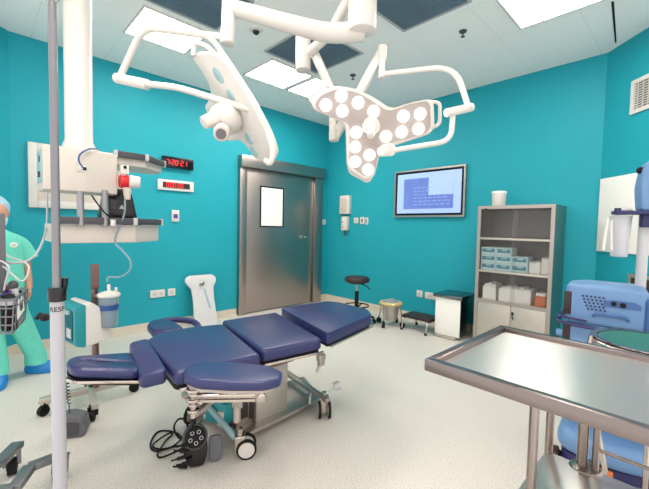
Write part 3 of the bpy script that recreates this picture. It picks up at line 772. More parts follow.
# pad outlines, counter-clockwise from near left
LEG = [(1.475, 1.475), (2.0, 1.56), (2.10, 1.68), (2.12, 2.0), (2.085, 2.09), (1.655, 2.17)]
SEAT = [(1.075, 1.56), (1.445, 1.485), (1.615, 2.17), (1.20, 2.24)]
BACK = [(.635, 1.61), (1.045, 1.525), (1.175, 2.17), (.97, 2.26), (.76, 2.25), (.69, 2.18)]
NECK = [(.515, 1.70), (.62, 1.66), (.70, 2.17), (.605, 2.19)]
HEAD = [(.30, 1.85), (.535, 1.77), (.60, 1.90), (.61, 2.04), (.58, 2.10), (.33, 2.06), (.285, 2.0), (.28, 1.9)]
tl = lambda a, b, x0, x1: (lambda x, y: a + (b - a) * (x - x0) / (x1 - x0))
cushion('leg_pad', LEG, .645, tilt=tl(0, .012, 1.5, 2.1))
cushion('seat_pad', SEAT, .61, tilt=tl(0, .012, 1.1, 1.6))
cushion('back_pad', BACK, .605, tilt=tl(-.012, .005, .6, 1.15))
cushion('neck_pad', NECK, .60, th=.07, bev=.026, tilt=tl(-.015, 0, .5, .62))
hp = cushion('head_pad', HEAD, .60, th=.05, bev=.02, tilt=tl(.035, -.03, .28, .6), r=.05)
# slot pressed through the head pad
cut = MB().ball((.425, 1.945, .606), .078, (1.0, .2, .30), (0, .2, -.30)).build('cutter', 'navy')
bo = hp.modifiers.new('slot', 'BOOLEAN'); bo.object = cut; bo.operation = 'DIFFERENCE'; bo.solver = 'EXACT'
hp.location = hp.location
evaluated(hp)
bpy.data.objects.remove(cut)
def base(name, pts, z, tilt, k=.96, parent=ot):
    MB().prism(roundpts(shrink(pts, k), .03), z - .022, z - .0, tilt=tilt).build(name, 'black', parent)
base('leg_base', LEG, .574, tl(0, .012, 1.5, 2.1)); base('seat_base', SEAT, .539, tl(0, .012, 1.1, 1.6))
base('back_base', BACK, .534, tl(-.012, .005, .6, 1.15)); base('head_base', HEAD, .549, tl(.035, -.03, .28, .6), .99)
def rail(pts, name='side_rail', r=.008):
    b = MB()
    for i in range(len(pts) - 1): b.bar(pts[i], pts[i + 1], .009, .014, .002)
    b.build(name, 'chrome', ot)
rail([(1.49, 1.462, .565), (1.99, 1.545, .575)]); rail([(1.66, 2.18, .565), (2.07, 2.10, .575)])
rail([(1.08, 1.545, .533), (1.44, 1.472, .54)]); rail([(1.21, 2.25, .533), (1.61, 2.18, .54)])
rail([(.65, 1.595, .515), (1.04, 1.512, .53)]); rail([(.78, 2.26, .515), (1.16, 2.185, .53)])
rail([(.272, 1.90, .572), (.30, 1.835, .572), (.53, 1.755, .535)]); 
MB().tube(roundtube([(2.0, 1.545, .575), (2.13, 1.67, .577), (2.15, 2.0, .577), (2.08, 2.10, .575)], .05), .009).build('end_rail', 'chrome', ot)
# underframe
uf = MB()
uf.span((.75, 1.74, .49), (1.45, 1.78, .515), .003); uf.span((.75, 2.02, .49), (1.45, 2.06, .515), .003)
uf.span((1.40, 1.74, .50), (1.95, 1.78, .53), .003); uf.span((1.40, 2.02, .50), (1.95, 2.06, .53), .003)
uf.span((.95, 1.74, .46), (1.0, 2.06, .49), .003); uf.span((1.5, 1.74, .48), (1.55, 2.06, .50), .003)
uf.span((.45, 1.86, .50), (.8, 1.89, .52), .003); uf.span((.45, 1.99, .50), (.8, 2.02, .52), .003)
uf.build('underframe', 'steel', ot)
MB().span((1.16, 1.76, .40), (1.46, 2.08, .47), .004).span((1.18, 1.8, .46), (1.42, 2.04, .495)).build('column_head', 'brownpost', ot)
cl = MB().span((1.20, 1.80, .07), (1.44, 2.06, .40), .004).build('column', 'matsteel', ot)
MB().span((1.075, 1.82, .07), (1.19, 2.04, .36), .004).build('column_side', 'doorsteel', ot)
MB().span((1.10, 1.812, .12), (1.15, 1.82, .27)).span((1.165, 1.815, .1), (1.185, 1.82, .34)).build('column_slot', 'darkbrown', ot)
MB().prism(roundpts([(1.02, 1.73), (1.72, 1.76), (1.86, 2.12), (1.05, 2.2)], .02), .05, .072, bev=.003).build('base_plate', 'steel', ot)
lv = MB()   # lever handles and clamp by the seat
q = V(1.44, 1.49, .52)
MB().box(q + V(0, .0, -.015), (.05, .03, .04), None, .004).box(q + V(.0, 0, -.05), (.035, .03, .03), None, .004).cyl(q + V(-.01, 0, -.06), q + V(-.03, 0, -.10), .009).build('rail_clamp', 'steel', ot)
lv.bm.free()
MB().tube([(0.8702, 1.884, 0.352), (0.887, 1.871, 0.3915), (0.8635, 1.895, 0.4187), (0.9001, 1.862, 0.4476)], .006, smooth=4).build('cable_guide', 'black', ot)
# end bars with casters
MB().bar((1.635, 1.62, .13), (1.735, 2.3, .13), .035, .03, .005).build('foot_end_bar', 'steel', ot)
MB().tube(roundtube([(1.60, 1.76, .065), (1.62, 1.78, .12), (1.67, 1.80, .135)], .02), .012).build('bar_support', 'steel', ot)
MB().tube([(1.66, 2.14, .07), (1.70, 2.14, .13)], .014).build('bar_support', 'steel', ot)
MB().bar((1.03, 1.69, .075), (1.0, 1.98, .12), .035, .035, .005).bar((1.0, 1.98, .12), (.945, 2.26, .17), .035, .035, .005).build('head_end_bar', 'steel', ot)
def bigcaster(x, y, yaw, tint):
    r = .055; d = V(math.cos(yaw), math.sin(yaw), 0); sd = V(-d.y, d.x, 0); c = V(x, y, r)
    rt_ = MB().prism(roundpts([(-.03, .02), (.03, .02), (.035, .13), (-.035, .13)], .01), -.028, .028, bev=.004, mtx=Matrix.Translation((x + d.x * .035, y + d.y * .035, 0)) @ Matrix.Rotation(yaw + PI / 2, 4, 'Z') @ Matrix.Rotation(PI / 2, 4, 'X')).build('caster', 'chrome', ot)
    for s_ in (-1, 1):
        w_ = MB().cyl(c + sd * s_ * .032 - sd * .009, c + sd * s_ * .032 + sd * .009, r, seg=32, bev=.004).build('wheel', 'black', rt_)
        MB().cyl(c + sd * s_ * .032 - sd * .0105, c + sd * s_ * .032 + sd * .0105, r * .78, seg=32).build('wheel_disc', tint, w_)
    MB().cyl((x + d.x * .035, y + d.y * .035, .12), (x + d.x * .035, y + d.y * .035, .16), .016).build('swivel', 'chrome', rt_)
bigcaster(1.045, 1.66, 2.6, 'white'); bigcaster(1.64, 1.655, .9, 'matsteel'); bigcaster(1.73, 2.24, .8, 'offwhite'); bigcaster(.97, 2.16, .6, 'offwhite')
MB().tube([(1.66, 1.64, .17), (1.70, 1.62, .20)], .008).cyl((1.70, 1.63, .2), (1.735, 1.60, .215), .028, bev=.004).build('brake_pedal', 'lightgrey', ot)
# the near arm board and its bracket
ab = [tuple(p[:2]) for p in [(0.641, 1.527, 0.64), (0.611, 1.454, 0.64), (0.626, 1.375, 0.64), (0.719, 1.268, 0.64), (0.827, 1.173, 0.64), (0.895, 1.164, 0.64), (0.946, 1.216, 0.64), (0.943, 1.308, 0.64), (0.863, 1.433, 0.64), (0.763, 1.529, 0.64), (0.691, 1.559, 0.64)]]
ap_ = cushion('arm_pad', ab, .64, th=.042, r=.018, bev=.014)
MB().prism(roundpts(shrink(ab, .93), .02), .588, .599).build('pad_plate', 'steel', ap_)
br = MB()
for zz, rr in ((.588, .022), (.57, .03), (.55, .02), (.535, .032), (.515, .022), (.49, .030), (.465, .02), (.44, .026)): br.cyl((.685, 1.53, zz - .014), (.685, 1.53, zz), rr, bev=.002)
br.cyl((.685, 1.53, .40), (.685, 1.53, .59), .013)
br.build('pivot', 'chrome', ot)
MB().bar((.685, 1.53, .50), (.915, 1.34, .50), .028, .02, .004).bar((.685, 1.53, .475), (.90, 1.355, .475), .012, .012).cyl((.915, 1.34, .475), (.915, 1.34, .525), .026, bev=.004).cyl((.915, 1.34, .50), (.90, 1.31, .50), .02, bev=.003).build('bracket_arm', 'chrome', ot)
MB().bar((.915, 1.34, .49), (1.0, 1.50, .50), .025, .015).bar((.84, 1.42, .48), (.86, 1.45, .42), .02, .03, .004).cyl((.86, 1.45, .42), (.86, 1.45, .35), .017).box((.86, 1.45, .43), (.04, .04, .03), None, .005).build('bracket_clamp', 'steel', ot)
MB().bar((.685, 1.53, .41), (.98, 1.70, .41), .03, .022, .004).bar((.80, 1.6, .44), (1.0, 1.76, .47), .03, .02).build('support_bar', 'steel', ot)
MB().cyl((.80, 1.50, .52), (.80, 1.50, .585), .02).box((.88, 1.42, .565), (.07, .05, .03), (0, 0, -.6), .004).build('pad_mount', 'steel', ot)
# the far arm board
fa = [(.80, 2.40), (.84, 2.30), (.97, 2.29), (.99, 2.42), (.985, 2.60), (.9, 2.66), (.82, 2.58)]
fp = cushion('arm_pad', fa, .59, th=.065, r=.06, bev=.024)
MB().tube([(.89, 2.62, .565), (1.02, 2.62, .57), (1.12, 2.50, .56), (1.10, 2.36, .53), (1.02, 2.27, .52)], .022, smooth=5).build('arm_loop', 'bluedark', ot)
MB().bar((.95, 2.30, .52), (1.02, 2.2, .51), .03, .02).cyl((1.02, 2.42, .47), (1.02, 2.42, .54), .02).box((1.02, 2.40, .50), (.07, .05, .035), None, .005).build('arm_bracket', 'matsteel', ot)

# pump under the table
pp = thing('floor_pump', 'grey and teal box with a hose standing on the table base', 'pump', (1.02, 1.98, 0.10))
MB().box((1.015, 1.90, .175), (.10, .15, .13), (0, .12, .35), .02).build('body', 'tealplastic', pp)
MB().box((1.0, 1.845, .155), (.05, .04, .09), (0, 0, .35), .008).build('end_cap', 'offwhite', pp)
MB().bar((.93, 1.98, .25), (1.0, 1.70, .10), .022, .03, .005).build('strap_bar', 'paleteal', pp)

# bundle of cables with the black multi-way connector on the floor
hz = (0.7744, 1.768, 0.1509)
t = thing('cable_hub', 'black multi-way plug block leaning by the table wheel', 'plug block', (.80, 1.76, 0))
hx, hy = .80, 1.76
tm = Matrix.Translation((hx, hy, .16)) @ Matrix.Rotation(math.atan2(-hy, -hx) + .15, 4, 'Z') @ Matrix.Rotation(PI / 2 - .35, 4, 'Y')
MB().cyl(tm @ V(0, 0, -.03), tm @ V(0, 0, .01), .058, .052, seg=32, bev=.005).build('face_ring', 'black', t)
pg = MB(); rg = MB()
for i in range(5):
    a = 2 * PI * i / 5; rg.tube([tm @ V(.028 * math.cos(a) + .0085 * math.cos(j * PI / 8), .028 * math.sin(a) + .0085 * math.sin(j * PI / 8), .012) for j in range(16)], .0018, 6, closed=True)
rg.build('socket_ring', 'lightgrey', t)
MB().prism(roundpts([(-.035, 0), (.04, 0), (.06, .07), (.05, .17), (-.06, .17), (-.065, .08)], .02), -.035, .035, bev=.01, mtx=Matrix.Translation((hx + .01, hy + .015, .0)) @ Matrix.Rotation(math.atan2(-hy, -hx) + PI / 2, 4, 'Z') @ Matrix.Rotation(PI / 2 - .2, 4, 'X')).build('housing', 'blackgloss', t)
MB().lathe((0, 0, 0), [(.062, -.03), (.064, -.01), (.06, 0)], 32, tm).build('rim', 'darkgrey', t)
for i in range(5):
    s0 = V(hx - .045 + .012 * math.sin(i * 2.1), hy - .005 - .02 * (i % 2), .022 + i * .03); dv = V(-.036, .02 + .014 * math.sin(i * 3), .008 * math.cos(i * 2))
    MB().cyl(s0, s0 + dv, .009).cyl(s0 + dv, s0 + dv * 1.7, .0045).build('plug', 'black', t)
loops = [
    [(0.85, 1.981, 0), (0.843, 2.122, 0), (0.78, 2.208, 0), (0.716, 2.155, 0), (0.682, 2.07, 0), (0.701, 2.016, 0), (0.772, 2.001, 0), (0.838, 1.966, 0)],
    [(0.814, 1.938, 0), (0.744, 1.93, 0), (0.684, 1.939, 0), (0.692, 1.989, 0), (0.765, 2.071, 0), (0.813, 2.107, 0), (0.799, 2.133, 0), (0.704, 2.088, 0), (0.696, 2.033, 0), (0.757, 1.99, 0), (0.853, 2.03, 0)],
    [(0.7757, 1.821, 0.1211), (0.7535, 1.871, 0.1296), (0.743, 1.898, 0.177), (0.7632, 1.882, 0.2206), (0.79, 1.855, 0.2106), (0.7924, 1.835, 0.1521), (0.7757, 1.821, 0.1211)]]
cb = MB()
for k, lp in enumerate(loops):
    cb.tube([(p[0], p[1], max(p[2], .006 + .008 * k)) for p in lp], .0052, 8, smooth=6)
cb.tube([(0.7855, 1.781, 0.0866), (0.787, 1.761, 0.229), (0.8335, 1.711, 0.365), (0.8561, 1.691, 0.3862)], .006, 8, smooth=6)
tag(cb.build('cable_bundle', 'black', loc=(.75, 1.9, 0)), 'tangle of thin black cables looped on the floor left of the table wheel', 'cable')
t = thing('foot_paddle', 'small oval grey foot paddle tilted beside the black plug block', 'pedal', (.89, 1.72, 0))
MB().prism(roundpts([(-.03, 0), (.03, 0), (.04, .07), (.03, .13), (-.03, .13)], .025), -.012, .012, bev=.006, mtx=Matrix.Translation((.895, 1.73, .002)) @ Matrix.Rotation(math.atan2(-1.73, -.9) + PI / 2, 4, 'Z') @ Matrix.Rotation(PI / 2 - .3, 4, 'X')).build('paddle', 'midgrey', t)

# ------------------------------------------------------------------ pale board leaning on the door wall
t = thing('arm_board', 'pale grey T-shaped padded board leaning upright against the clock wall', 'board', (1.99, 4.2, 0))
bp_ = [(-.13, 0), (.17, 0), (.155, .36), (.165, .50), (.205, .55), (.215, .61), (.17, .655), (-.14, .655), (-.19, .62), (-.185, .56), (-.125, .49), (-.115, .36)]
ml = Matrix.Translation((2.02, 4.17, .0)) @ Matrix.Rotation(-.06, 4, 'Z') @ Matrix.Rotation(PI / 2 - .30, 4, 'X')
MB().prism(roundpts(bp_, .03), -.03, 0, bev=.008, mtx=ml).build('board', 'padgrey', t)
MB().cyl(ml @ V(.01, .54, -.0), ml @ V(.01, .54, .03), .03, bev=.004).cyl(ml @ V(.01, .54, .02), ml @ V(-.03, .52, .05), .012).build('clamp', 'chrome', t)
MB().prism([(.03, .48), (.05, .47), (.10, .22), (.075, .215)], .0, .006, mtx=ml).build('strap', 'paleteal', t)

# ------------------------------------------------------------------ round stool
sx, sy = 3.60, 3.07
t = thing('round_stool', 'black round-topped swivel stool with wheels near the room corner', 'stool', (sx, sy, 0))
MB().lathe((sx, sy, .545), [(.10, 0), (.155, .008), (.168, .03), (.165, .06), (.14, .078), (.0, .082)]).build('seat', 'darkbrown', t, angle=60)
MB().lathe((sx, sy, .525), [(.04, 0), (.11, .012), (.12, .022)]).build('seat_plate', 'black', t)
MB().cyl((sx, sy, .40), (sx, sy, .54), .014).build('piston', 'chrome', t)
MB().cyl((sx, sy, .10), (sx, sy, .43), .026).build('column', 'black', t)
MB().tube([(sx + .03, sy - .03, .53), (sx + .09, sy - .09, .50), (sx + .13, sy - .12, .45)], .007, smooth=4).build('lever', 'black', t)
fr_ = MB(); fr_.tube([(sx + .16 * math.cos(a * PI / 12), sy + .16 * math.sin(a * PI / 12), .24) for a in range(24)], .009, 8, closed=True)
for k in range(3):
    a = k * 2.094 + .3; fr_.bar((sx + .02 * math.cos(a), sy + .02 * math.sin(a), .20), (sx + .158 * math.cos(a), sy + .158 * math.sin(a), .236), .018, .012)
fr_.build('foot_ring', 'black', t)
for k in range(5):
    a = 2 * PI * k / 5 - .78
    lg = MB().bar((sx, sy, .12), (sx + .23 * math.cos(a), sy + .23 * math.sin(a), .085), .028, .028, .004).build('leg', 'black', t)
    c = V(sx + .235 * math.cos(a), sy + .235 * math.sin(a), .03); sd = V(math.sin(a), -math.cos(a), 0)
    MB().cyl(c - sd * .022, c - sd * .006, .03, bev=.004).cyl(c + sd * .006, c + sd * .022, .03, bev=.004).cyl(c, c + V(0, 0, .055), .009).build('caster', 'black', lg)

# ------------------------------------------------------------------ kick bucket
kx, ky = 3.88, 2.72
t = thing('kick_bucket', 'steel kick bucket in a wheeled ring frame between stool and step', 'bucket', (kx, ky, 0))
MB().lathe((kx, ky, .08), [(.085, 0), (.09, .01), (.12, .22), (.125, .225), (.118, .225), (.085, .02)]).build('bucket', 'matsteel', t)
rg = MB().tube([(kx + .14 * math.cos(a * PI / 12), ky + .14 * math.sin(a * PI / 12), .30) for a in range(24)], .007, 8, closed=True)
rg.build('ring', 'chrome', t)
bg = MB().lathe((kx, ky, .295), [(.118, -.02), (.148, -.015), (.152, .004), (.135, .02), (.115, .018), (.112, -.015)], 28)
for v in bg.bm.verts: v.co.z += .006 * math.sin(v.co.x * 90) * math.cos(v.co.y * 110)
bg.build('bag_rim', 'yellow', t)
bg = MB().lathe((kx, ky, .30), [(.115, -.03), (.12, .012), (.07, .028), (.03, .05), (.0, .055)], 24)
for v in bg.bm.verts: v.co.z += .010 * math.sin(v.co.x * 60 + 1) * math.cos(v.co.y * 70)
bg.build('bag', 'clearplastic', t)
for k in range(4):
    a = k * PI / 2 + .1
    lg = MB().tube([(kx + .14 * math.cos(a), ky + .14 * math.sin(a), .30), (kx + .155 * math.cos(a), ky + .155 * math.sin(a), .17), (kx + .17 * math.cos(a), ky + .17 * math.sin(a), .07)], .008, 8).build('leg', 'chrome', t)
    c = V(kx + .175 * math.cos(a), ky + .175 * math.sin(a), .035); sd = V(math.sin(a + .5), -math.cos(a + .5), 0)
    MB().cyl(c - sd * .02, c + sd * .02, .035, bev=.005).cyl(c, c + V(0, 0, .05), .011).build('caster', 'black', lg)

# ------------------------------------------------------------------ step stool
t = thing('step_stool', 'low step stool with a dark top and bent steel legs beside the bin', 'step stool', (3.98, 2.30, 0))
MB().span((3.86, 2.145, .15), (4.14, 2.54, .185), .008).build('top', 'darkbrown', t)
for yv in (2.17, 2.505):
    lg = MB().tube(roundtube([(3.82, yv, .01), (3.85, yv, .145), (4.15, yv, .145), (4.17, yv, .01)], .04), .011).build('leg', 'chrome', t)
    MB().cyl((3.82, yv, 0), (3.82, yv, .028), .017).cyl((4.17, yv, 0), (4.17, yv, .028), .017).build('rubber_foot', 'black', lg)

# ------------------------------------------------------------------ steel bin
t = thing('waste_bin', 'steel bin with a pale front and a flat lid beside the cabinet', 'bin', (4.1, 1.98, 0))
MB().span((3.93, 1.80, .03), (4.26, 2.11, .47), .004).build('body', 'lidsteel', t)
MB().span((3.92, 1.802, .032), (3.93, 2.108, .468), .004).build('front_panel', 'paper', t)
MB().span((3.90, 1.775, .47), (4.29, 2.135, .51), .006).build('lid', 'lidsteel', t)
MB().span((3.89, 1.84, .005), (3.97, 2.09, .03), .006).span((3.98, 1.81, 0), (4.25, 2.10, .03)).build('pedal_base', 'matsteel', t)

# ------------------------------------------------------------------ glazed steel cabinet
xf, xb, ya, yb, ht = 3.99, XB - .01, .93, 1.67, 1.535
t = thing('steel_cabinet', 'tall steel cabinet with glazed shelves above closed doors', 'cabinet', (4.19, 1.29, 0))
b = MB()
b.span((xf, ya, 0), (xb, ya + .02, ht)); b.span((xf, yb - .02, 0), (xb, yb, ht)); b.span((xf, ya + .02, ht - .03), (xb, yb - .02, ht))
b.span((xf + .02, ya + .02, .04), (xb - .01, yb - .02, .06))
b.build('body', 'doorsteel', t)
MB().span((xb - .01, ya + .02, .06), (xb, yb - .02, ht - .03)).build('back_panel', 'innersteel', t)
fz = MB()
fz.span((xf - .012, ya, .02), (xf, ya + .035, ht)); fz.span((xf - .012, yb - .035, .02), (xf, yb, ht)); fz.span((xf - .012, ya + .035, ht - .035), (xf, yb - .035, ht))
fz.span((xf - .012, ya + .035, .485), (xf, yb - .035, .52))
fz.build('front_frame', 'steel', t)
for zz in (1.17, .815, .485):
    MB().span((xf - .008, ya + .02, zz), (xb - .01, yb - .02, zz + .022), .002).build('shelf', 'matsteel', t)
for (p0_, p1_, dx) in ((ya + .03, 1.31, .0), (1.27, yb - .03, .012)):
    MB().span((xf + .004 + dx, p0_, .52), (xf + .008 + dx, p1_, ht - .035)).build('glass_door', 'glass', t)
for (p0_, p1_) in ((ya + .037, 1.288), (1.292, yb - .037)):
    d_ = MB().span((xf - .012, p0_, .03), (xf, p1_, .483), .003).build('door', 'matsteel', t)
MB().box((xf - .018, 1.27, .41), (.012, .018, .03), None, .003).cyl((xf - .03, 1.27, .39), (xf - .02, 1.262, .35), .005).build('lock', 'black', t)
for (yy, zz) in ((1.585, 1.50),): MB().box((xf - .014, yy, zz), (.006, .02, .012)).build('catch', 'black', t)
# the tub on top
cw = thing('white_tub', 'white round tub standing on top of the steel cabinet', 'tub', (4.12, 1.505, ht))
MB().lathe((4.12, 1.505, ht), [(.066, 0), (.069, .004), (.072, .14)], 32).build('body', 'plastic', cw)
MB().lathe((4.12, 1.505, ht + .14), [(.076, 0), (.076, .02), (.07, .024), (0, .025)], 32).build('lid', 'paper', cw)
# cartons on the middle shelf
z0 = .837
first = None
def carton(y, z, label):
    global first
    if first is None:
        c = thing('glove_carton', label, 'carton', (4.10, y, z), 'teal and white cartons on the cabinet shelf')
        MB().span((4.02, y - .077, z), (4.22, y + .077, z + .082), .002).build('box', 'boxpale', c)
        MB().span((4.017, y - .065, z + .028), (4.02, y + .065, z + .066)).build('front_print', 'boxblue', c)
        MB().span((4.0155, y - .035, z + .05), (4.0175, y + .02, z + .06)).build('print_lines', 'boxpale', c)
        first = c; return
    c = copy_tree(first); c.location = (4.10, y, z); c['label'] = label
rows = ['bottom', 'middle', 'top']
for k in range(3):
    for j, yy in enumerate((1.555, 1.397, 1.239)):
        if j == 2 and k == 2: continue
        carton(yy, z0 + k * .084, 'teal-fronted carton, %s of its stack, %s stack on the cabinet shelf' % (
            (['bottom', 'middle', 'top'][k]) if j < 2 else ['lower', 'upper'][k], ['leftmost', 'second', 'third'][j]))
random.seed(11)
def bag(cx_, cy_, z, dx, dy, dz, m, name, label, cat, group=None, lump=.012):
    t_ = bmesh.new(); bmesh.ops.create_cube(t_, size=1); bmesh.ops.subdivide_edges(t_, edges=t_.edges[:], cuts=5, use_grid_fill=True)
    for v in t_.verts:
        v.co = V(v.co.x * dx, v.co.y * dy, (v.co.z + .5) * dz)
        n_ = math.sin(v.co.x * 61 + cy_ * 9) * math.cos(v.co.y * 53 + z * 7)
        if v.co.z > .01: v.co += V(n_ * lump * .6, n_ * lump * .5, n_ * lump * (v.co.z / dz))
    me = bpy.data.meshes.new(name); t_.to_mesh(me); t_.free()
    for p in me.polygons: p.use_smooth = True
    me.materials.append(M[m]); o = bpy.data.objects.new(name, me); COL.objects.link(o); o.location = (cx_, cy_, z)
    return tag(o, label, cat, group)
bag(4.12, 1.10, z0, .18, .10, .12, 'paper', 'gauze_pack', 'crumpled white pack right of the cartons on the cabinet shelf', 'pack')
bag(4.12, 1.00, z0, .18, .08, .17, 'paper', 'gauze_pack', 'taller white pack at the right end of the carton shelf', 'pack')
z1_ = .507
tb = thing('storage_tub', 'white open tub of bundles at the left of the lower glazed shelf', 'tub', (4.12, 1.53, z1_))
def tub(t, y0, y1, h_, x0=4.02, x1=4.26):
    b = MB(); th = .004
    b.span((x0, y0, z1_), (x0 + th, y1, z1_ + h_)); b.span((x1 - th, y0, z1_), (x1, y1, z1_ + h_))
    b.span((x0 + th, y0, z1_), (x1 - th, y0 + th, z1_ + h_)); b.span((x0 + th, y1 - th, z1_), (x1 - th, y1, z1_ + h_))
    b.span((x0 + th, y0 + th, z1_), (x1 - th, y1 - th, z1_ + th)); b.build('tub_wall', 'paper', t)
tub(tb, 1.46, 1.60, .15)
tb = thing('storage_tub', 'long white open tub in the middle of the lower glazed shelf', 'tub', (4.12, 1.27, z1_))
tub(tb, 1.12, 1.43, .15)
for k, yy in enumerate((1.49, 1.53, 1.57)):
    bag(4.13, yy, z1_ + .006, .19, .035, .17 + .01 * (k % 2), 'paper', 'dressing_roll', '%s white wrapped bundle in the small tub at the left of the lower shelf' % ['right-hand', 'middle', 'left-hand'][k], 'bundle', 'bundles in the left shelf tub', .006)
for k in range(5):
    bag(4.13, 1.155 + k * .058, z1_ + .006, .19, .05, .155 + .012 * (k % 2), 'paper', 'dressing_roll', '%s white wrapped bundle in the long tub on the lower glazed shelf' % ['rightmost', 'second from right', 'middle', 'second from left', 'leftmost'][k], 'bundle', 'bundles in the long shelf tub', .006)
bag(4.11, 1.035, z1_, .17, .10, .11, 'orange', 'medicine_carton', 'small orange and white carton at the right of the lower glazed shelf', 'carton', None, .002)
bag(4.11, 1.035, z1_ + .113, .15, .09, .03, 'paper', 'paper_packet', 'flat white packet on top of the orange carton', 'packet', None, .003)

# ------------------------------------------------------------------ the person in scrubs
fx, fy = .10, 3.72
FW = V(-fx, -fy, 0).normalized(); FW = (Matrix.Rotation(.12, 3, 'Z') @ FW); RT = V(FW.y * -1, FW.x, 0)   # RT: figure's left-hand side
def F(l, f, z): return V(fx, fy, 0) + RT * l + FW * f + V(0, 0, z)   # l towards image right, f forward
if RT.x < 0: RT = -RT
pe = None
me = bpy.data.meshes.new('person')
pts = [F(0, 0, .72), F(0, .0, .86), F(0, -.01, 1.02), F(0, 0, 1.13), F(0, .005, 1.2), F(0, .02, 1.30), F(0, .02, 1.40),   # 0-6 spine and head
       F(.10, 0, .68), F(.17, -.02, .38), F(.24, -.06, .09), F(.262, -.045, .05),       # 7-10 left leg
       F(-.05, 0, .68), F(-.02, .03, .38), F(-.01, .02, .09), F(-.005, .13, .03),   # 11-14 right leg
       F(.13, -.005, 1.09), F(.185, -.03, .93), F(.195, .02, .77), F(.19, .05, .715),     # 15-18 left arm
       F(-.13, -.005, 1.09), F(-.21, -.02, .90), F(-.19, .10, .74), F(-.17, .15, .71)]  # 19-22 right arm
eds = [(0, 1), (1, 2), (2, 3), (3, 4), (4, 5), (5, 6), (0, 7), (7, 8), (8, 9), (9, 10), (0, 11), (11, 12), (12, 13), (13, 14), (3, 15), (15, 16), (16, 17), (17, 18), (3, 19), (19, 20), (20, 21), (21, 22)]
rad = [.115, .10, .115, .10, .042, .072, .075, .072, .05, .035, .03, .072, .05, .035, .03, .042, .036, .025, .022, .042, .036, .025, .022]
org = V(fx, fy, 0)
me.from_pydata([tuple(p - org) for p in pts], eds, [])
pe = bpy.data.objects.new('person', me); COL.objects.link(pe); pe.location = org
sk = pe.modifiers.new('skin', 'SKIN'); sk.use_smooth_shade = True
for i, v in enumerate(me.skin_vertices[0].data if me.skin_vertices else []):
    v.radius = (rad[i], rad[i] * (.72 if i in (0, 1, 2, 3) else 1)); v.use_root = (i == 0)
ss = pe.modifiers.new('sub', 'SUBSURF'); ss.levels = 2; ss.render_levels = 2
if not me.skin_vertices:
    pe.modifiers.clear()
evaluated(pe)
pe.data.materials.clear(); pe.data.materials.append(M['skin'])
# face, nose, ears, fingers join the same body mesh
xt = MB(); hc_ = F(.0, .03, 1.325)
hr = math.atan2(FW.y, FW.x)
xt.ball(hc_, .094, (.98, .80, 1.2), (0, 0, hr))
xt.ball(F(0, .118, 1.318), .014, (1, .8, 1.4), (0, 0, hr))
for s_ in (-1, 1):
    xt.ball(F(.078 * s_, .02, 1.32), .018, (.7, .4, 1.2), (0, 0, hr))
# hands: palm, four fingers and a thumb
def hand(l, f, z, s_):
    xt.ball(F(l, f, z), .035, (.95, .45, 1.15), (0, 0, hr))
    for k, ln__ in enumerate((.056, .064, .060, .048)):
        o_ = (-.024 + .016 * k)
        a = F(l - s_ * .004, f + o_, z - .03); b_ = F(l - s_ * .010, f + o_ * 1.08, z - .03 - ln__ * .5); c_ = F(l - s_ * .026, f + o_ * 1.05, z - .03 - ln__ * .92)
        xt.tube([a, b_, c_], [.0085, .0065], 8, smooth=3)
    xt.tube([F(l, f + .025, z + .01), F(l - s_ * .018, f + .045, z - .012), F(l - s_ * .028, f + .05, z - .04)], [.010, .007], 8, smooth=3)
hand(.188, .055, .705, 1)
bt = bmesh.new(); bt.from_mesh(pe.data); 
tmp = bpy.data.meshes.new('t'); bmesh.ops.translate(xt.bm, vec=-org, verts=xt.bm.verts); xt.bm.to_mesh(tmp); bt.from_mesh(tmp); bt.to_mesh(pe.data); bt.free()
for p in pe.data.polygons: p.use_smooth = True
tag(pe, 'person in mint green scrubs, cap and mask standing by the teal wall', 'person')
# top
tp = MB()
hy_ = hr + PI / 2
tp.loft([(F(0, 0, .66), .185, .125, hy_), (F(0, 0, .78), .175, .122, hy_), (F(0, 0, .92), .17, .12, hy_), (F(0, -.005, 1.06), .178, .12, hy_), (F(0, -.005, 1.13), .165, .105, hy_), (F(0, 0, 1.162), .135, .09, hy_), (F(0, .0, 1.188), .08, .07, hy_), (F(0, .0, 1.205), .058, .056, hy_)], 28)
for s_ in (-1, 1):
    a = [F(.10 * s_, -.003, 1.12), F(.15 * s_, -.008, 1.075), F(.18 * s_, -.018, 1.01), F(.196 * s_, -.022, .965)]
    tp.tube(a, [.056, .074], 20, smooth=4)
tp.build('scrub_top', 'scrub', pe, angle=70)
MB().ball(F(.092, .119, 1.085), .022, (1.1, .12, .9), (0, 0, hr - PI / 2)).build('chest_badge', 'paper', pe)
bd_ = MB()
for dx in (-.010, .0, .010): bd_.bar(F(.092 + dx - .003, .124, 1.092), F(.092 + dx + .002, .125, 1.076), .004, .002)
bd_.build('badge_mark', 'darkgrey', pe)
tr = MB()
tr.loft([(F(0, 0, .56), .15, .115, hy_), (F(0, 0, .68), .17, .118, hy_), (F(0, 0, .78), .165, .115, hy_)], 28)
for s_, k in ((1, 1.0), (-1, 1.0)):
    xa, xb_ = (.10, .24) if s_ > 0 else (-.06, -.01)
    yo = -.05 if s_ > 0 else .02
    tr.loft([(F(xb_ + .004 * s_, yo, .085), .078, .082, hy_), (F(xb_, yo, .16), .074, .076, hy_), (F(xa + (xb_ - xa) * .5, yo * .5, .36), .082, .085, hy_), (F(xa, .005, .55), .092, .098, hy_), (F(xa * .9, 0, .68), .09, .105, hy_)], 24)
for v in tr.bm.verts: v.co += V(0, 0, 0) + FW * (.006 * math.sin(v.co.z * 42 + v.co.x * 30))
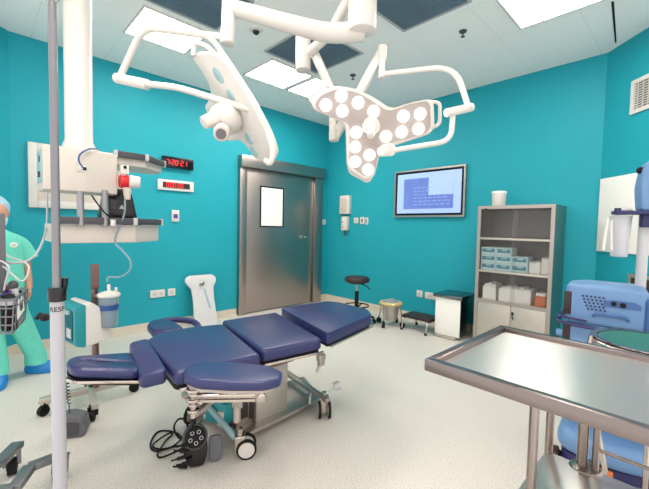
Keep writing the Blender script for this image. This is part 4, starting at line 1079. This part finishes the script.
tr.build('scrub_trousers', 'scrub', pe, angle=70)
for s_, l, f in ((1, .285, -.03), (-1, -.01, .07)):
    yw_ = hy_ + (1.0 if s_ > 0 else -.15); tx, ty = math.cos(yw_ - PI / 2), math.sin(yw_ - PI / 2)
    c_ = F(l, f, 0)
    def fo(k, z): return V(c_.x + tx * k, c_.y + ty * k, z)
    sc_ = MB().loft([(fo(0, .0), .052, .125, yw_), (fo(0, .03), .06, .135, yw_), (fo(-.01, .065), .054, .115, yw_), (fo(-.045, .09), .05, .07, yw_), (fo(-.05, .13), .055, .065, yw_)], 22)
    for v in sc_.bm.verts: v.co.z = max(0, v.co.z + .006 * math.sin(v.co.x * 130) * math.cos(v.co.y * 120))
    sc_.build('shoe_cover', 'shoe', pe, angle=70)
cp = MB().ball(F(0, -.005, 1.365), .108, (.98, .88, .96), (0, 0, hr))
for v in cp.bm.verts:
    z = v.co.z; v.co += (v.co - F(0, 0, 1.36)).normalized() * .004 * math.sin(v.co.x * 150) * math.cos(v.co.z * 130)
    fwd_ = (v.co - F(0, 0, 0)).dot(FW)
    zl = 1.315 + max(0, fwd_) * .42
    if v.co.z < zl: v.co.z = zl + (v.co.z - zl) * .12; v.co.x += (F(0,0,0).x - v.co.x) * .04
cp.build('surgical_cap', 'cap', pe, angle=70)
mk = MB().ball(F(0, .045, 1.275), .084, (.82, .86, .86), (0, 0, hr))
mk.build('surgical_mask', 'mask', pe, angle=70)
ey = MB()
for s_ in (-1, 1): ey.ball(F(.033 * s_, .098, 1.345), .011, (1.3, .5, .7), (0, 0, hr - PI / 2))
ey.build('eye', 'darkbrown', pe)

# ------------------------------------------------------------------ equipment cart with basket at the left edge
gx, gy = -.14, 2.02
ct = thing('equipment_cart', 'grey wheeled equipment cart cut off by the left edge', 'cart', (gx, gy, 0))
MB().cyl((gx, gy, .14), (gx, gy, 1.42), .03).build('post', 'greysteel', ct)
MB().span((gx - .20, 2.30, .92), ((0.0996, 2.295, 1.128)[0], 2.35, 1.306), .008).build('side_panel', 'midgrey', ct)
MB().span((gx - .05, gy, 1.1), (gx + .02, 2.31, 1.16)).build('panel_arm', 'greysteel', ct)
lg1 = [(gx, gy, .16), (0.091, 1.925, 0.15), (0.154, 2.054, 0.15), (0.255, 2.098, 0.13)]
b = MB()
for i in range(3): b.bar(lg1[i], lg1[i + 1], .05, .03, .004)
b.build('leg', 'greysteel', ct)
b = MB(); l2 = [(gx, gy, .16), (0.058, 2.208, 0.14), (0.131, 2.352, 0.13)]
for i in range(2): b.bar(l2[i], l2[i + 1], .055, .03, .004)
b.build('leg', 'greysteel', ct)
for a in (2.2, 3.4, 4.6):
    MB().bar((gx, gy, .15), (gx + .35 * math.cos(a), gy + .35 * math.sin(a), .12), .05, .03, .004).build('leg', 'greysteel', ct)
    caster('c', ct, gx + .35 * math.cos(a), gy + .35 * math.sin(a), .038, .035, a, fork='greysteel', top=.1)
pA = (0.249, 2.094, 0.03); pB = (0.105, 2.324, 0.03)
caster('c', ct, pA[0] + .02, pA[1] + .01, .04, .04, 1.1, fork='greysteel', top=.11)
caster('c', ct, pB[0], pB[1] + .0, .04, .04, 1.5, fork='greysteel', top=.11)
# wire basket
bk_ = thing('wire_basket', 'grey wire basket full of leads and bottles hanging on the cart', 'basket', (.02, 2.15, .74))
w_ = MB()
q = [(-0.0597, 2.296, 0.9109), (0.1155, 2.126, 0.9159), (0.1903, 2.446, 0.9357), (-0.0305, 2.66, 0.9294)]
zb, zt = q[0][2] - .16, q[0][2]
q = [(p[0], p[1]) for p in q]
def lerp2(a, b, t): return (a[0] + (b[0] - a[0]) * t, a[1] + (b[1] - a[1]) * t)
cq = (sum(p[0] for p in q) / 4, sum(p[1] for p in q) / 4)
qb = [lerp2(cq, p, .88) for p in q]
for k in range(5):
    t_ = k / 4; z = zt + (zb - zt) * t_; r = .006 if k == 0 else .0036
    ql = [lerp2(q[i], qb[i], t_) for i in range(4)]
    w_.tube(roundtube([(a, b_, z) for a, b_ in ql + [ql[0]]], .02), r, 8)
for i in range(4):
    n = 7 if i % 2 == 0 else 5
    for k in range(n):
        a = lerp2(q[i], q[(i + 1) % 4], k / n); c = lerp2(qb[i], qb[(i + 1) % 4], k / n)
        w_.tube([(a[0], a[1], zt), (c[0], c[1], zb)], .0032, 6)
for k in range(1, 9):
    a = lerp2(qb[0], qb[3], k / 9); c = lerp2(qb[1], qb[2], k / 9); w_.tube([(a[0], a[1], zb), (c[0], c[1], zb)], .0022, 6)
w_.build('wire_frame', 'greysteel', bk_)
tg = MB(); a = lerp2(q[1], q[2], .25); c = lerp2(q[1], q[2], .7)
tg.bar((a[0] - .004, a[1], zt - .065), (c[0] - .004, c[1], zt - .05), .003, .09); tg.build('label_card', 'paper', bk_)
tg = MB().bar((a[0] + .002 + (c[0]-a[0])*.3, a[1] + (c[1]-a[1])*.3, zt - .062), (a[0] + .002 + (c[0]-a[0])*.6, a[1]+ (c[1]-a[1])*.6, zt - .058), .003, .03); tg.build('label_mark', 'darkgrey', bk_)
# things in the basket
def inb(u, v, z): # u across the front, v towards the back
    a = lerp2(qb[0], qb[1], u); c = lerp2(qb[3], qb[2], u); p = lerp2(a, c, v); return V(p[0], p[1], z)
MB_b = zb + .004
t = thing('lotion_bottle', 'small bottle with a pink cap standing in the wire basket', 'bottle', inb(.80, .5, MB_b))
p = inb(.80, .5, MB_b)
MB().lathe(p, [(.02, 0), (.022, .005), (.022, .15), (.012, .165)]).build('body', 'blackgloss', t)
MB().cyl(p + V(0, 0, .165), p + V(0, 0, .20), .014, bev=.003).build('cap', 'pink', t)
t = thing('spray_bottle', 'dark cylinder bottle lying forward in the wire basket', 'bottle', inb(.88, .2, MB_b))
p = inb(.88, .2, MB_b)
MB().lathe(p, [(.027, 0), (.03, .006), (.03, .15), (.02, .165), (.008, .17)]).build('body', 'black', t)
MB().lathe(p + V(0, 0, .12), [(.0305, 0), (.0305, .02)]).build('ring', 'lightgrey', t)
t = thing('probe_handle', 'white and grey probe handle sticking up out of the wire basket', 'probe', inb(.93, .4, MB_b))
p = inb(.93, .4, MB_b)
MB().tube([p, p + V(.01, 0, .12), p + V(.0, .01, .19)], [.012, .017], 12, smooth=3).build('grip', 'lightgrey', t)
MB().ball(p + V(.0, .01, .20), .021, (1, 1, 1.2)).build('head', 'darkgrey', t)
random.seed(5)
for k, (m_, lb) in enumerate((('lightgrey', 'pale grey lead looping over the rim of the wire basket'), ('green', 'green lead coiled in the wire basket'), ('purple', 'purple lead coiled in the wire basket'), ('black', 'black lead coiled in the wire basket'), ('plastic', 'white lead coiled in the wire basket'))):
    pts = []
    for i in range(12):
        pts.append(inb(.62 + .36 * random.random(), .2 + .7 * random.random(), zt - .05 + .075 * random.random()))
    tag(MB().tube(pts, .0045, 8, smooth=6).build('monitor_lead', m_, loc=pts[0]), lb, 'cable')
pts = [(0.064, 2.326, 1.07), (0.0945, 2.295, 1.042), (0.1519, 2.235, 0.9811), (0.1802, 2.253, 1.035), (0.1661, 2.31, 1.066), (0.1251, 2.379, 1.082), (0.0943, 2.439, 1.109)]
tag(MB().tube(pts, .004, 8, smooth=6).build('monitor_lead', 'lightgrey', loc=pts[0]), 'thin pale lead looping in front of the green scrub top', 'cable')
pts = [(0.088, 2.266, 0.9401), (0.0957, 2.262, 0.9877), (0.107, 2.255, 1.045), (0.0871, 2.276, 1.073), (0.0635, 2.299, 1.081)]
tag(MB().tube(pts, .004, 8, smooth=6).build('monitor_lead', 'lightgrey', loc=pts[0]), 'pale lead standing up from the basket by the grey panel', 'cable')
pts = [(0.3722, 3.283, 1.482), (0.3539, 3.147, 1.265), (0.3049, 2.907, 1.149), (0.2474, 2.679, 1.077), (0.1938, 2.52, 1.052), (0.1355, 2.437, 1.051), (0.0959, 2.406, 1.061), (0.0621, 2.409, 1.033)]
tag(MB().tube(pts, .0065, 8, smooth=8).build('hanging_hose', 'lightgrey', loc=pts[0]), 'long pale hose hanging from the pendant box across to the left edge', 'hose')

# ------------------------------------------------------------------ steel instrument table in front
TX0, TX1, TY0, TY1, TZ = .912, 1.47, -.34, .518, .90
it = thing('instrument_table', 'large steel instrument table with a raised rim and lower shelf', 'table', (1.2, .1, 0))
rot = Matrix.Translation((.915, .515, 0)) @ Matrix.Rotation(-.015, 4, 'Z') @ Matrix.Translation((-.915, -.515, 0))
def tbuild(mb, nm, m, par=None):
    bmesh.ops.transform(mb.bm, matrix=rot, verts=mb.bm.verts); return mb.build(nm, m, par or it)
k = .026
b = MB()
b.span((TX0 + k, TY0 + k, TZ - .022), (TX1 - k, TY1 - k, TZ - .016)); tp_ = tbuild(b, 'tray_top', 'steelh')
b = MB()
for (a0_, a1_) in (((TX0, TY0), (TX0 + k, TY1)), ((TX1 - k, TY0), (TX1, TY1))): b.span((a0_[0], a0_[1], TZ - .034), (a1_[0], a1_[1], TZ), .0025)
for (a0_, a1_) in (((TX0 + k, TY0), (TX1 - k, TY0 + k)), ((TX0 + k, TY1 - k), (TX1 - k, TY1))): b.span((a0_[0], a0_[1], TZ - .034), (a1_[0], a1_[1], TZ), .0025)
tbuild(b, 'rim', 'steelrim')
SX0, SX1, SY0, SY1, SZ = 1.06, 1.42, -.30, .33, .505
b = MB().span((SX0, SY0, SZ - .02), (SX1, SY1, SZ), .003); tbuild(b, 'lower_shelf', 'steelh')
for (x, y) in ((SX0 + .06, SY1 - .04), (SX1 - .01, SY1 - .01), (SX0 + .01, SY0 + .01), (SX1 - .01, SY0 + .01)):
    b = MB().cyl((x, y, .06), (x, y, TZ - .03), .0125); lg = tbuild(b, 'leg', 'legsteel')
    b = MB().cyl((x - .012, y, .032), (x + .012, y, .032), .032, bev=.004).cyl((x, y, .04), (x, y, .07), .009); tbuild(b, 'caster', 'black')
b = MB().cyl((SX1 - .01, .225, SZ), (SX1 - .01, .225, TZ - .03), .016).cyl((SX1 - .01, .19, SZ), (SX1 - .01, .19, TZ - .03), .010).lathe((SX1 - .01, .215, SZ), [(.045, 0), (.04, .006), (.02, .01)], 24); tbuild(b, 'centre_post', 'legsteel')
b = MB().tube([(SX1, .19, SZ + .07), (SX1, SY0, SZ + .07)], .006, 10); tbuild(b, 'guard_rail', 'legsteel')

# ------------------------------------------------------------------ basin stand behind the table
bc = (1.88, 0.0971, 0.8315)
t = thing('basin_stand', 'steel ring stand holding the green-lined basin behind the table', 'stand', (bc[0], bc[1], 0))
RR = .182
MB().tube([(bc[0] + RR * math.cos(a * PI / 18), bc[1] + RR * math.sin(a * PI / 18), bc[2]) for a in range(36)], .012, 10, closed=True).build('ring', 'chrome', t)
for k in range(3):
    a = 2.05 + k * 2 * PI / 3
    lg = MB().tube([(bc[0] + (RR + .012) * math.cos(a), bc[1] + (RR + .012) * math.sin(a), bc[2] + .02), (bc[0] + (RR + .03) * math.cos(a), bc[1] + (RR + .03) * math.sin(a), bc[2] - .1), (bc[0] + .12 * math.cos(a), bc[1] + .12 * math.sin(a), .30), (bc[0] + .18 * math.cos(a), bc[1] + .18 * math.sin(a), .05)], .010, 10).build('leg', 'chrome', t)
    MB().cyl((bc[0] + .18 * math.cos(a) - .01, bc[1] + .18 * math.sin(a), .025), (bc[0] + .18 * math.cos(a) + .01, bc[1] + .18 * math.sin(a), .025), .025, bev=.003).build('caster', 'black', lg)
t = thing('steel_basin', 'round steel basin lined with green cloth resting in the ring stand', 'basin', (bc[0], bc[1], bc[2] - .11))
MB().lathe((bc[0], bc[1], bc[2] - .11), [(.08, 0), (.13, .03), (.16, .08), (.168, .122), (.188, .126), (.188, .129), (.165, .127), (.165, .082), (.135, .034), (.08, .006)], 40).build('bowl', 'chrome', t)
lf = MB().lathe((bc[0], bc[1], bc[2] - .10), [(.09, .0), (.128, .026), (.152, .074), (.163, .112), (.160, .112), (.148, .076), (.13, .032), (.09, .005)], 40)
lf.build('cloth_lining', 'green', t)

# ------------------------------------------------------------------ blue machine
def rz(px, py, a): return Matrix.Translation((px, py, 0)) @ Matrix.Rotation(a, 4, 'Z')
bx_, by_ = 2.22, .455         # front left corner on plan
BM = Matrix.Translation((0, 0, .0)) @ rz(bx_, by_, -PI / 2 + .10)      # local x runs along the front to the viewer's right, local y goes back
bmn = thing('suction_machine', 'blue wheeled suction machine with a pole behind the steel table', 'medical machine', (bx_ + .2, by_ - .2, 0))
def bb(mb, nm, m, par=None):
    bmesh.ops.transform(mb.bm, matrix=BM, verts=mb.bm.verts); return mb.build(nm, m, par or bmn)
def flatp(pts, y0, y1): # outline in local x,z extruded along local y
    return Matrix(((1, 0, 0, 0), (0, 0, -1, 0), (0, 1, 0, 0), (0, 0, 0, 1)))
W_ = .40
up_ = bb(MB().prism(roundpts([(0, 0), (W_ * .78, 0), (W_ * .82, .02), (W_ * .80, .30), (.06, .30), (0, .2)], .035), .80, 1.0, bev=.022, seg=4), 'upper_body', 'blue')
bb(MB().prism(roundpts([(W_ * .79, -.01), (W_ + .02, 0), (W_ + .02, .3), (W_ * .79, .28)], .03), .76, .96, bev=.015), 'side_housing', 'bluemid')
bb(MB().prism(roundpts([(.0, .015), (W_ + .08, .015), (W_ + .08, .30), (.0, .30)], .04), .30, .80, bev=.015), 'lower_body', 'blue')
b = MB()
b.box((.012, .005, .90), (.035, .012, .12), None, .004); b.box((.012, .02, .73), (.035, .012, .12), None, .004)
bb(b, 'grille_block', 'darkbrown')
b = MB()
for r in range(5):
    for c in range(6 - (r > 2)):
        b.box((.075 + c * .017 + r * .006, -.001, .945 - r * .016), (.009, .004, .009))
bb(b, 'vent_holes', 'bluedark', up_)
b = MB().prism(roundpts([(.16, .905), (.30, .905), (.305, .92), (.28, .938), (.19, .938), (.165, .93)], .01), -.0, .006, mtx=Matrix(((1, 0, 0, 0), (0, 0, -1, .0), (0, 1, 0, 0), (0, 0, 0, 1))))
pan = bb(b, 'control_panel', 'bluemid', up_)
b = MB().cyl((.20, -.012, .923), (.20, -.004, .923), .011).cyl((.235, -.012, .920), (.235, -.004, .920), .012); bb(b, 'knob', 'black', pan)
b = MB().tube(roundtube([(.12, -.002, .845), (.13, -.012, .862), (.25, -.012, .862), (.26, -.002, .845)], .01), .006); bb(b, 'front_handle', 'bluemid', up_)
b = MB().tube(roundtube([(-.02, .25, .80), (-.03, -.03, .80), (.25, -.055, .79), (W_ + .12, -.03, .80), (W_ + .12, .25, .80)], .05), .010).tube(roundtube([(-.02, .25, .83), (-.03, -.03, .83), (.1, -.045, .825)], .05), .006); bb(b, 'bumper_rail', 'bluedark')
b = MB().span((.18, -.0, .735), (.31, .02, .765), .002); bb(b, 'label_plate', 'paper')
b = MB().prism([(.14, .60), (.30, .60), (.27, .72), (.19, .72)], 0, .008, mtx=Matrix(((1, 0, 0, 0), (0, 0, -1, .016), (0, 1, 0, 0), (0, 0, 0, 1)))); bb(b, 'front_emblem', 'bluemid')
b = MB().cyl((-.035, .03, .73), (-.005, .03, .73), .018, bev=.003); bb(b, 'side_knob', 'blue')
b = MB().prism(roundpts([(.0, -.10), (.22, -.15), (.50, -.08), (.50, .36), (.0, .36)], .08), .15, .27, bev=.05, seg=4); bb(b, 'base_cover', 'blue')
b = MB().prism(roundpts([(.02, -.08), (.22, -.12), (.46, -.05), (.46, .32), (.02, .32)], .06), .10, .15); un = bb(b, 'base_frame', 'bluedark')
b = MB().box((.20, -.12, .13), (.07, .03, .03), (0, 0, .3), .004); bb(b, 'release_pedal', 'orange', un)
for (x, y) in ((-.0, -.05), (.44, -.06), (.02, .30), (.44, .30)):
    b = MB().cyl((x - .022, y, .062), (x + .022, y, .062), .062, bev=.012).cyl((x, y, .08), (x, y, .14), .014); wh = bb(b, 'wheel', 'darkbrown')
pz = (2.466, 0.1794, 0.9768)
mpole = V(pz[0], pz[1], 0)
MB().cyl(mpole + V(0, 0, .90), mpole + V(0, 0, 1.5), .023).build('pole', 'lightgrey', bmn)
tz = (2.313, 0.3133, 1.371)[2]
sh = MB(); sA = V(*(2.342, 0.2846, 1.367)); sB = V(*(2.397, 0.1186, 1.357)); dd = (sB - sA); dd.z = 0; dd.normalize(); nn = V(-dd.y, dd.x, 0)
if nn.dot(V(1, 1, 0)) < 0: nn = -nn
sh.prism(roundpts([tuple((sA + nn * -.02).xy), tuple((sA + dd * .34 + nn * -.02).xy), tuple((sA + dd * .34 + nn * .10).xy), tuple((sA + nn * .10).xy)], .02), tz - .005, tz + .012, bev=.004)
sh.box((sA.x + dd.x * .20 + nn.x * .05, sA.y + dd.y * .20 + nn.y * .05, tz - .03), (.17, .06, .08), (0, 0, math.atan2(dd.y, dd.x)), .008)
sh.cyl(sA + V(0, 0, .0) + dd * .01, sA + dd * .01 + V(0, 0, .03), .014)
sh.build('shelf', 'bluedark', bmn)
hs = MB().prism(roundpts([(-.085, 0), (.20, -.01), (.21, .27), (-.03, .27), (-.08, .23), (-.095, .12)], .02), -.06, .06, bev=.012, mtx=Matrix.Translation((sA + dd * .19 + nn * .06 + V(0, 0, tz + .012 - sA.z))) @ Matrix.Rotation(math.atan2(dd.y, dd.x), 4, 'Z') @ Matrix.Rotation(PI / 2, 4, 'X'))
hd_ = hs.build('control_head', 'blue', bmn)
MB().prism(roundpts([(.10, .16), (.20, .16), (.20, .28), (.10, .28)], .02), .06, .066, mtx=Matrix.Translation((sA + dd * .19 + nn * .06 + V(0, 0, tz + .012 - sA.z))) @ Matrix.Rotation(math.atan2(dd.y, dd.x), 4, 'Z') @ Matrix.Rotation(PI / 2, 4, 'X')).build('screen', 'bluemid', hd_)
MB().ball(V(sA.x, sA.y, tz + .22) + dd * .105 + nn * .06, .018).build('hinge', 'black', bmn)
cn = (2.428, 0.2694, 1.349)
t = thing('suction_canister', 'frosted white canister hanging under the dark blue shelf of the machine', 'canister', (cn[0], cn[1], tz - .22))
MB().lathe((cn[0], cn[1], tz - .225), [(.032, 0), (.036, .006), (.046, .20), (.048, .215)], 28).build('jar', 'frosted', t)
MB().lathe((cn[0], cn[1], tz + .012), [(.044, 0), (.046, .01), (.03, .02), (.0, .024)], 24).build('lid', 'plastic', t)
p1_ = V(*(2.329, 0.3102, 1.346)); p2_ = V(*(2.307, 0.32, 1.181))
tag(MB().tube([p1_, p1_.lerp(p2_, .5), p2_], .007, 10).cyl(p1_ + V(.012, -.012, -.01), p2_ + V(.03, -.03, .0), .006).build('suction_wand', 'plastic', loc=tuple(p2_)), 'thin white suction wands hanging left of the frosted canister', 'suction wand')
# boxed control on the wall behind
a_ = .42
t = thing('wall_trunking', 'brown framed low panel on the right wall beside the blue machine', 'panel', onC(.5, 0, .7))
cbox(MB(), .42, .95, .0, .03, .70, .92, .004).build('frame', 'matsteel', t)
cbox(MB(), .46, .91, .03, .034, .73, .89).build('inset', 'brownpost', t)
